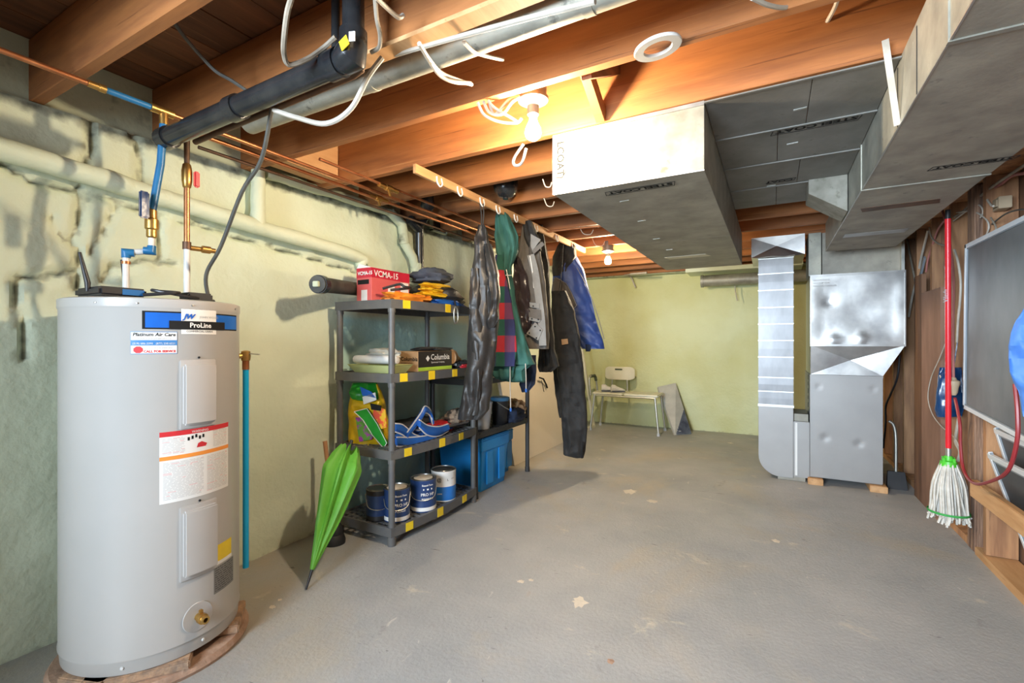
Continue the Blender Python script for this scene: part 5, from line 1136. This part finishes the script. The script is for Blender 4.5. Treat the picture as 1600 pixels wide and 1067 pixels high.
o_ = MB().lathe([(.06, .2005), (.055, .202), (0, .202)], c, seg=24, caps=False).build('dried_paint', M['paintdrip'], None, True); o_.parent = bpy.data.objects['paint_can.002']; o_.location = Vector(o_.location) - wloc(o_.parent)
c = (-1.97, 2.59, zt4); can('white and bright blue paint can, farthest right in the row', c, .085, .20, M['whitep'], bands=((.006, .10, 'canblue2'),), handle=False, texts=(('@', .034, .135, 'ink', -.35), ('L', .018, .140, 'ink', .35), ('paint', .014, .148, 'inkg', .8), ('paint', .016, .050, 'white', -.3)))
# ============================================================ UMBRELLA, PLUNGER
tip = at(478, 921, Z=.004); topu = at(546, 700, X=-2.03)
um = thing('umbrella', 'bright green folded umbrella leaning point down against the shelf', 'umbrella', tip)
ax = (topu - tip).normalized(); Lu = (topu - tip).length
MB().tube([tip, tip + ax * .10], [.005, .008], 10).build('black_tip', M['black'], um, True)
s1 = ax.orthogonal().normalized(); s2 = ax.cross(s1); rings = []
for i in range(26):
    t_ = i / 25; l = .085 + (Lu - .10) * t_; r = .010 + .068 * min(1, t_ * 1.25) ** .9 if t_ < .85 else .078 - (t_ - .85) * .24; ring = []
    for j in range(64):
        a = 2 * PI * j / 64; k = 1 + (.30 * math.cos(8 * a + 1.5 * t_)) * min(1, t_ * 3) + .08 * math.sin(3 * a + t_ * 5)
        ring.append(tip + ax * (l + (.03 * math.cos(8 * a) if t_ > .9 else 0)) + (s1 * math.cos(a) + s2 * math.sin(a) * .8) * r * k)
    rings.append(ring)
MB().loft(rings).build('canopy', M['green'], um, True)
MB().tube([tip + ax * (Lu - .03), tip + ax * (Lu + .045)], .009, 10).build('shaft', M['black'], um, True)
pc = Vector((-2.225, 1.89, 0)); pgr = thing('plunger', 'plunger with wooden handle and black rubber cup behind the umbrella', 'plunger', pc)
MB().lathe([(.060, 0), (.062, .02), (.052, .05), (.046, .055), (.050, .08), (.035, .11), (.015, .12), (.013, .14)], pc, seg=24).build('rubber_cup', M['rubber'], pgr, True)
q = at(508, 690, X=-2.30); MB().tube([pc + Vector((0, 0, .12)), (-2.30, 1.885, .585)], .0125, 12).build('wooden_handle', M['wood_h'], pgr, True)

# ============================================================ BLACK RACK + BLUE TOTES
RX0, RX1, RY0, RY1 = -2.36, -1.925, 2.915, 3.80
rk = thing('black_rack', 'black plastic rack beyond the first shelf holding pails', 'rack', ((RX0 + RX1) / 2, 3.4, 0))
for z in (.485, .885): tier(z, rk, RX0, RX1, RY0, RY1, M['shelfb'], bow=.0, h=.045)
for (x, y) in ((RX0 + .02, RY0 + .02), (RX1 - .01, RY0 + .02), (RX0 + .02, RY1 - .02), (RX1 - .01, RY1 - .02)):
    MB().tube([(x, y, 0), (x, y, .90)], .019, 12).tube([(x, y, 0), (x, y, .04)], .022, 12).build('post', M['shelfb'], rk, True)
def tote(label, x0, x1, y0, y1, h):
    t = thing('storage_tote', label, 'storage tote', ((x0 + x1) / 2, (y0 + y1) / 2, 0), 'blue storage totes'); k = .035
    b = MB(); rr = []
    for z, s in ((0, k), (.004, k - .004), (h * .80, .008), (h * .80, .0), (h, -.0)):
        rr.append([Vector(p) for p in ((x0 + s, y0 + s, z), (x1 - s, y0 + s, z), (x1 - s, y1 - s, z), (x0 + s, y1 - s, z))])
    b.loft(rr).build('tote_body', M['tote'], t, bevel=.012, segs=3, smooth=False)
    MB().box(x0 - .006, x1 + .006, y0 - .006, y1 + .006, h, h + .022).build('lid', M['tote'], t, bevel=.008)
    for yy in (y0 + (y1 - y0) * .28, y0 + (y1 - y0) * .72): MB().box(x1 - .012, x1 + .001, yy - .05, yy + .05, .05, h * .78).build('side_rib', M['tote'], t, bevel=.006)
    return t
tote('bright blue tote with lid under the black rack', -2.37, -1.945, 3.04, 3.46, .40)
tote('bright blue tote farther back under the black rack', -2.37, -2.06, 3.50, 3.74, .36)
zr_ = .485 - .0065
q = at(769, 660, X=-2.0); t = thing('white_pail', 'grey-white tapered pail on the black rack behind the rain jacket', 'pail', (-2.03, 3.16, zr_))
MB().lathe([(.065, 0), (.068, .002), (.088, .20), (.092, .202), (.090, .210), (.084, .208), (.063, .01), (0, .008)], (-2.03, 3.16, zr_), seg=32, caps=False).build('pail_body', M['pail'], t, True)
pk = Vector((-2.01, 3.42, zr_)); t = thing('black_pail', 'tall black bucket with blue rim and hanging bail on the black rack', 'bucket', pk)
MB().lathe([(.062, 0), (.064, .002), (.074, .20), (.0, .20)], pk, seg=32).build('bucket_body', M['black'], t, True); MB().lathe([(.076, .195), (.080, .20), (.080, .222), (.070, .228), (.0, .226)], pk, seg=32).build('blue_rim', M['pailblue'], t, True)
MB().tube(smooth_path([pk + Vector((.02, -.08, .19)), pk + Vector((.075, -.03, .14)), pk + Vector((.085, .03, .12)), pk + Vector((.03, .08, .18))], 6), .004, 6).build('bail', M['alu'], t, True)
blob('denim_pile', 'rolled dark denim trousers hanging over the black rack edge', (-1.98, 3.60, onz(zr_, .06)), (.075, .13, .065), M['jeans'], 23, cat='trousers', amp=.3)
blob('paper_bag', 'crumpled brown paper bag on the black rack by its far post', (-2.04, 3.70, onz(zr_ + .06, .055)), (.08, .07, .06), M['paper'], 24, cat='bag', amp=.5, f=2.2)

# ============================================================ LEANING PANELS by the left wall
dpn = thing('white_door_panel', 'large cream door slab leaning on its side against the left wall', 'door slab', (-2.16, 4.55, 0))
b = MB(); y0_, y1_ = 3.88, 5.25
def lean(b, y0, y1, xb, xt, h, th): return b.add([(xb, y0, 0), (xb, y1, 0), (xt, y1, h), (xt, y0, h), (xb - th, y0, 0.004), (xb - th, y1, .004), (xt - th, y1, h + .002), (xt - th, y0, h + .002)], [(0, 1, 2, 3), (7, 6, 5, 4), (0, 4, 5, 1), (3, 2, 6, 7), (0, 3, 7, 4), (1, 5, 6, 2)])
lean(b, y0_, y1_, -2.12, -2.30, .90, .035).build('slab', M['cream'], dpn, bevel=.002, segs=1)
q1, q2, q3 = at(843, 590, X=-2.235), at(849, 592, X=-2.235), at(853, 600, X=-2.235)
MB().tube([q1, q2, q3], .009, 8).tube([q3, at(855, 606, X=-2.23)], .011, 8).tube([at(846, 594, X=-2.232), at(850, 612, X=-2.225)], .004, 6).build('door_latch', M['ink'], dpn, True)
fm = thing('leaning_sash', 'thin white window frame leaning past the overalls', 'frame', (-2.15, 5.9, 0))
b = MB(); yA, yB2 = 5.35, 6.13; xb, xt, hh = -2.12, -2.28, 1.12
def onp(y, z): return Vector((xb + (xt - xb) * z / hh, y, z))
for p, q in (((yA, .02), (yB2, .02)), ((yA, hh - .02), (yB2 - .06, hh - .02)), ((yA + .02, .02), (yA + .02, hh)), ((yB2 - .0, .0), (yB2 - .06, hh))):
    MB().bar(onp(*p), onp(*q), .03, .045, (0, 1, .2) if abs(p[0] - q[0]) < .1 else (0, 0, 1)).build('frame_bar', M['creamp'], fm, bevel=.003)

# ============================================================ TRANSFER BENCH (far wall)
bn = thing('bath_bench', 'cream bath transfer bench with backrest against the far wall', 'bench', (-1.7, 6.2, 0))
bx = [-2.06, -1.28]; byy = [5.98, 6.34]; sz = .50
for (xa, xb2) in ((-2.10, -1.685), (-1.675, -1.24)):
    MB().box(xa, xb2, 5.97, 6.36, sz - .03, sz).build('seat', M['creamp'], bn, bevel=.012, segs=3)
for x, sx in ((bx[0], -1), (bx[1], 1)):
    for y, sy in ((byy[0], -1), (byy[1], 1)):
        l_ = MB().tube([(x, y, sz - .03), (x + sx * .05, y + sy * .03 if sy < 0 else y + .02, .02)], .0135, 10).build('leg', M['alu'], bn, True)
        MB().tube([(x + sx * .05, y + sy * .03 if sy < 0 else y + .02, 0), (x + sx * .047, y + sy * .028 if sy < 0 else y + .019, .035)], .02, 10).build('rubber_foot', M['pail'], l_, True)
MB().tube([(bx[0], byy[0], sz - .04), (bx[1], byy[0], sz - .04)], .011, 8).tube([(bx[0], byy[1], sz - .04), (bx[1], byy[1], sz - .04)], .011, 8).build('cross_tube', M['alu'], bn, True)
bk = at(968, 583, Y=6.36); NXb = 14; b = MB(); rings = []
for i in range(NXb + 1):
    u = -1 + 2 * i / NXb; x = bk.x + u * .205; yy = 6.40 - .05 * (1 - u * u) - .02; hz_ = .088 - .03 * max(0, abs(u) - .8) / .2
    rings.append([Vector((x, yy - .012, bk.z - hz_)), Vector((x, yy + .012, bk.z - hz_)), Vector((x, yy + .012, bk.z + hz_)), Vector((x, yy - .012, bk.z + hz_))])
b.loft(rings).build('backrest', M['creamp'], bn, True, bevel=.005)
MB().box(bk.x - .05, bk.x + .05, 6.305, 6.32, bk.z + .045, bk.z + .065).build('grip_slot', M['grip'], bn, bevel=.004)
for dx in (-.10, .10): MB().tube([(bk.x + dx, 6.36, bk.z - .02), (bk.x + dx * 1.1, 6.36, sz - .04)], .012, 8).build('back_post', M['alu'], bn, True)
MB().tube(smooth_path([(-2.13, 6.02, sz - .05), (-2.15, 6.02, .64), (-2.15, 6.06, .70), (-2.15, 6.24, .70), (-2.15, 6.30, .64), (-2.13, 6.31, sz - .05)], 5), .014, 10).build('armrest_tube', M['alu'], bn, True)
MB().tube([(-2.15, 6.07, .70), (-2.15, 6.24, .70)], .021, 10).tube([(-2.15, 6.26, .69), (-2.15, 6.30, .63)], .020, 10).build('armrest_grip', M['grip'], bn, True)
for k, px in enumerate((951, 968)):
    q = at(px, 612, Z=sz); shoe('canvas_shoe', ['white canvas shoe on the bench seat, left of the pair', 'white canvas shoe on the bench seat, right of the pair'][k], (q.x, 6.12, sz + .001), .3 + .4 * k, .19, M['whitep'], M['filterdk'], group='shoes on the bench')
# filter pack
q0, q1 = at(1055, 680, Z=0), at(1081, 672, Z=0)
fp = thing('filter_pack', 'flat wrapped pack with dark printed lower half leaning at the far wall', 'package', q0)
tl, tr_ = at(1028, 604, Y=6.50), at(1056, 598, Y=6.52)
def quadslab(P, th, mat, name, parent, bevel=.003):
    P = [Vector(p) for p in P]; n = (P[1] - P[0]).cross(P[3] - P[0]).normalized() * th; return MB().add(P + [p + n for p in P], [(0, 1, 2, 3), (7, 6, 5, 4), (0, 4, 5, 1), (1, 5, 6, 2), (2, 6, 7, 3), (3, 7, 4, 0)]).build(name, mat, parent, bevel=bevel, segs=1)
B0, B1 = Vector((q0.x, q0.y, .004)), Vector((q0.x + .30, q0.y + .18, .004)); B1 = at(1081, 670, Y=q0.y + .17); B1.z = .004
quadslab([B0, B1, tr_, tl], -.035, M['filterlt'], 'pack_body', fp)
L = lambda a, b_, t: a.lerp(b_, t); up = Vector((0, -.003, .002))
quadslab([L(B0, B1, .1) + up, L(B0, B1, .98) + up, L(B1, tr_, .45).lerp(L(B0, tl, .45), .02) + up, L(L(B0, tl, .42), L(B1, tr_, .42), .12) + up], .002, M['filterdk'], 'printed_panel', fp, 0)
ctr = L(L(B0, tl, .13), L(B1, tr_, .13), .35) + up * 2; uu = (B1 - B0).normalized(); vv = (tl - B0).normalized()
b = MB(); b.add([ctr + uu * .045 * math.cos(a) + vv * .055 * math.sin(a) for a in [2 * PI * k / 20 for k in range(20)]], [tuple(range(20))]); b.build('ring_emblem', M['white'], fp)
b = MB(); b.add([ctr + up + uu * .034 * math.cos(a) + vv * .044 * math.sin(a) for a in [2 * PI * k / 20 for k in range(20)]], [tuple(range(20))]); b.build('ring_emblem', M['filterdk'], fp)
text('R', .05, flat(ctr + up * 2 - uu * .016 - vv * .018, uu, vv), M['white'], fp)

# ============================================================ RIGHT WALL THINGS
# mop
mp = thing('mop', 'red-handled string mop hanging head down by the right wall', 'mop', (.85, 3.44, .18))
mt0, mt1 = at(1481, 342, X=.85), at(1482, 700, X=.87)
MB().tube([mt0, mt1], .0135, 14).build('handle', M['mopred'], mp, True)
MB().tube([mt0, mt0 + Vector((0, 0, .05))], .012, 10).build('hanging_cap', M['black'], mp, True)
mt2 = at(1482, 712, X=.87); MB().tube([mt1, mt2], .0135, 14).build('ferrule', M['alu'], mp, True)
mt3 = mt2 + Vector((0, 0, -.045)); MB().lathe([(.018, .045), (.022, .03), (.022, .02), (.036, .015), (.040, -.012), (.0, -.014)], mt3, seg=16).build('green_socket', M['mopgreen'], mp, True)
for a in range(4): MB().box(mt3.x + .03 * math.cos(a * 1.57 + .6) - .006, mt3.x + .03 * math.cos(a * 1.57 + .6) + .006, mt3.y + .03 * math.sin(a * 1.57 + .6) - .006, mt3.y + .03 * math.sin(a * 1.57 + .6) + .006, mt3.z + .01, mt3.z + .035).build('socket_tab', M['mopgreen'], mp)
b = MB(); random.seed(11); zlow = at(1482, 812, X=.87).z
for k in range(90):
    a = random.uniform(0, 2 * PI); r = math.sqrt(random.random()); e = random.uniform(-.02, .03)
    p0 = mt3 + Vector((.035 * r * math.cos(a), .035 * r * math.sin(a), 0)); sp = 1 if k % 5 else .7
    p1 = mt3 + Vector((.075 * r * math.cos(a) * sp, .075 * r * math.sin(a) * sp, -.12)); p2 = mt3 + Vector((.085 * r * math.cos(a + .1), .085 * r * math.sin(a + .1), -.27)); p3 = Vector((mt3.x + .098 * r * math.cos(a), mt3.y + .098 * r * math.sin(a), zlow + e))
    b.tube(smooth_path([p0, p1, p2, p3], 3), .0062, 5)
stuff(b.build('mop_strings', M['mopwhite'], mp, True))
b = MB(); zb3 = mt3.z - .27; b.lathe([(.092, -.006), (.094, 0), (.092, .006)], (mt3.x, mt3.y, zb3), seg=30, caps=False).build('green_band', M['greenband'], mp, True)
text('Vileda', .030, flat(mt0.lerp(mt1, .36) + Vector((-.004, -.0142, 0)), (0, 0, 1), (-1, 0, 0)), M['pail'], mp)
# screens
def screen(label, P, w, mats, th=.018, group=None):
    P = [Vector(p) for p in P]; c = sum(P, Vector()) / 4; t = thing('window_screen', label, 'window screen', P[3] if P[3].z < P[0].z else P[0], group)
    n = (P[1] - P[0]).cross(P[3] - P[0]).normalized()
    for k in range(4):
        a, b_ = P[k], P[(k + 1) % 4]; inn = (c - (a + b_) / 2); inn = (inn - (b_ - a).normalized() * inn.dot((b_ - a).normalized())).normalized()
        m_ = (b_ - a).normalized(); MB().obox((a + b_) / 2 + inn * w / 2, (b_ - a) / 2, inn * w / 2, n * th / 2).build('frame_bar', M['frame'], t, bevel=.002, segs=1)
        MB().obox((a + b_) / 2 + inn * w * 1.15, (b_ - a) / 2 * .97, inn * w * .15, n * th * .35).build('gasket', M['framei'], t)
    i = [p.lerp(c, .03) for p in P]; quadslab([q - n * .0015 for q in i], .003, mats, 'screen_mesh', t, 0); return t
screen('large dusty framed screen hung high on the right wall', [(.93, 3.46, 1.70), (.93, 2.35, 1.70), (.93, 2.35, .72), (.93, 3.49, .80)], .022, M['mesh1'])
screen('small white-framed screen leaning in front, below the big screen', [(.985, 3.34, .59), (.985, 2.3, .60), (1.06, 2.3, .10), (1.06, 3.08, .12)], .026, M['mesh2'], group='small leaning screens')
screen('small white-framed screen leaning behind, its top edge above the other', [(1.015, 3.36, .72), (1.015, 2.3, .70), (1.082, 2.3, .22), (1.082, 3.18, .24)], .026, M['mesh2'], group='small leaning screens')
# blue jacket at the edge
garment('hanging_blue_shirt', 'light blue garment hanging at the right edge over the big screen', (.76, 2.42), -.32, [(474, 1604, 1616, .6), (500, 1588, 1630), (540, 1575, 1640), (580, 1577, 1644), (610, 1590, 1644), (650, 1598, 1642)], .06, M['jacketblue'], folds=4, fa=.1, seed=31, cat='shirt', n=20, m=36)

# red cord with plug
cd = wire('extension_cord', [at(1586, 600, X=.86), at(1590, 645, X=.86), at(1589, 690, X=.86), at(1575, 735, X=.86), at(1548, 752, X=.87), at(1522, 755, X=.88), at(1506, 735, X=.89), at(1501, 700, X=.89), at(1500, 665, X=.89), at(1496, 640, X=.89), at(1492, 622, X=.89)], .0075, M['cordred'], 'dark red extension cord looping in front of the screens', 'cord')
pq = at(1490, 605, X=.89)
pg_ = MB().lathe([(.010, -.045), (.018, -.03), (.022, 0), (.028, .02), (.028, .035), (.015, .042), (.010, .055)], pq, (0, 0, 1), 14).build('plug_connector', M['beige'], None, True); tag(pg_, 'beige plug joining the two red cords beside the mop handle', 'plug')
wire('upper_red_cord', [at(1490, 596, X=.89), at(1489, 520, X=.90), at(1490, 450, X=.91), at(1487, 400, X=.92), at(1478, 350, X=.93), at(1470, 320, X=.94)], .0065, M['cordpink'], 'faded red cord running up behind the mop handle', 'cord')
# blue vinyl bag
bg = garment('vinyl_bag', 'dark blue shiny vinyl bag hanging behind the mop handle', (.94, 3.80), -.30, [(574, 1468, 1503, .3), (590, 1466, 1504, .8), (620, 1462, 1505), (640, 1460, 1506), (651, 1464, 1504, .5)], .05, M['bag'], folds=3, fa=.1, seed=33, cat='bag', n=14, m=30)
f = gplane((.94, 3.80), -.30, -.03); MB().bar(f(1490, 575), f(1496, 535), .02, .006).build('strap', M['bag'], bg)
# cords and cables
def RW(pts, X, r, m, label, group=None, nm='wall_cable'): return wire(nm, [at(x, y, X=X) for x, y in pts], r, M[m], label, 'cable', group=group)
RW([(1478, 535), (1468, 560), (1455, 590), (1450, 620), (1456, 645), (1470, 665), (1490, 682), (1500, 700)], .925, .003, 'wirew', 'thin white cord curving down beside the mop handle')
RW([(1499, 650), (1495, 672), (1493, 690), (1500, 705), (1497, 720)], .93, .008, 'wirew', 'coiled pale cord end hanging below the blue bag')
RW([(1417, 372), (1422, 400), (1430, 440), (1430, 445)], 1.0, .007, 'wireb', 'brownish cable hanging beside the duct end')
RW([(1450, 360), (1440, 400), (1434, 430), (1430, 445), (1425, 465), (1420, 495)], 1.0, .008, 'wirew', 'pale cable with clip hanging right of the plenum')
q = at(1441, 420, X=.99); o = MB().bar(at(1445, 402, X=.99), at(1437, 436, X=.99), .012, .03).build('cable_tag', M['framei'], None, bevel=.002); tag(o, 'grey rectangular tag on the cable right of the plenum', 'tag')
RW([(1475, 345), (1465, 360), (1458, 380), (1450, 405), (1447, 425)], .99, .006, 'cordpink', 'reddish cable hanging left of the mop handle')
RW([(1452, 355), (1455, 370), (1465, 380), (1478, 384)], .98, .005, 'wireb', 'short cable curl passing behind the mop handle top')
RW([(1491, 390), (1497, 410), (1501, 440), (1500, 470), (1497, 500), (1495, 535)], .93, .006, 'wirew', 'white cable hanging right of the mop handle')
RW([(1490, 340), (1505, 330), (1525, 312), (1540, 300), (1560, 285), (1590, 265), (1605, 255)], 1.0, .007, 'wireb', 'old cloth cable rising across the top right corner')
RW([(1490, 345), (1510, 330), (1528, 320), (1536, 330), (1532, 340)], .99, .004, 'wirew', 'thin pale wire loop at the top of the post')
RW([(1495, 332), (1520, 330), (1540, 342), (1545, 355), (1540, 370)], .985, .004, 'wirew', 'thin pale wire hanging over the post top')
RW([(1548, 340), (1556, 355), (1553, 365), (1548, 372)], .985, .004, 'wireb', 'short wire end above the big screen corner')
RW([(1530, 300), (1560, 290), (1580, 275), (1604, 270)], 1.02, .008, 'cordpink', 'reddish cable crossing the top right corner')
RW([(1550, 350), (1570, 335), (1590, 328), (1610, 327)], 1.0, .004, 'wired', 'dark thin wire above the big screen')
RW([(1538, 305), (1548, 320), (1552, 322)], .99, .005, 'wirew', 'short pale wire below the junction box')
q = at(1568, 318, X=1.03); jb = MB().box(q.x - .03, q.x + .02, q.y - .04, q.y + .04, q.z - .03, q.z + .03).box(q.x - .035, q.x - .03, q.y - .03, q.y + .02, q.z - .02, q.z + .02).build('junction_box', M['beige'], None, bevel=.003); tag(jb, 'small beige junction box high in the right corner', 'junction box')
q = at(1465, 475, X=1.0); wire('cable_coil', [q + Vector((0, .025 * math.cos(a * .9), .035 * math.sin(a * .9) + .002 * a)) for a in range(24)], .005, M['wired'], 'small coil of dark cable on the wall left of the mop', 'cable')
# black hose and dustpan by the furnace
wire('black_hose', [at(1406, 555, X=.93), at(1402, 590, X=.92), at(1392, 615, X=.90), at(1384, 635, X=.88), at(1384, 660, X=.88), at(1380, 700, X=.87)], .008, M['black'], 'black hose hanging between furnace and stud wall', 'hose')
dpn2 = thing('dustpan', 'black dustpan with grey handle standing beside the furnace', 'dustpan', (.86, 4.8, 0))
MB().add([(.80, 4.72, .0), (.93, 4.72, 0), (.93, 4.78, .0), (.80, 4.78, 0), (.81, 4.77, .13), (.92, 4.77, .13), (.92, 4.80, .13), (.81, 4.80, .13)], [(0, 3, 2, 1), (4, 5, 6, 7), (0, 1, 5, 4), (1, 2, 6, 5), (2, 3, 7, 6), (3, 0, 4, 7)]).build('pan', M['black'], dpn2, bevel=.003)
MB().tube(smooth_path([(.865, 4.785, .12), (.865, 4.79, .40), (.85, 4.79, .50), (.82, 4.79, .53)], 5), .011, 10).build('handle', M['alu'], dpn2, True)
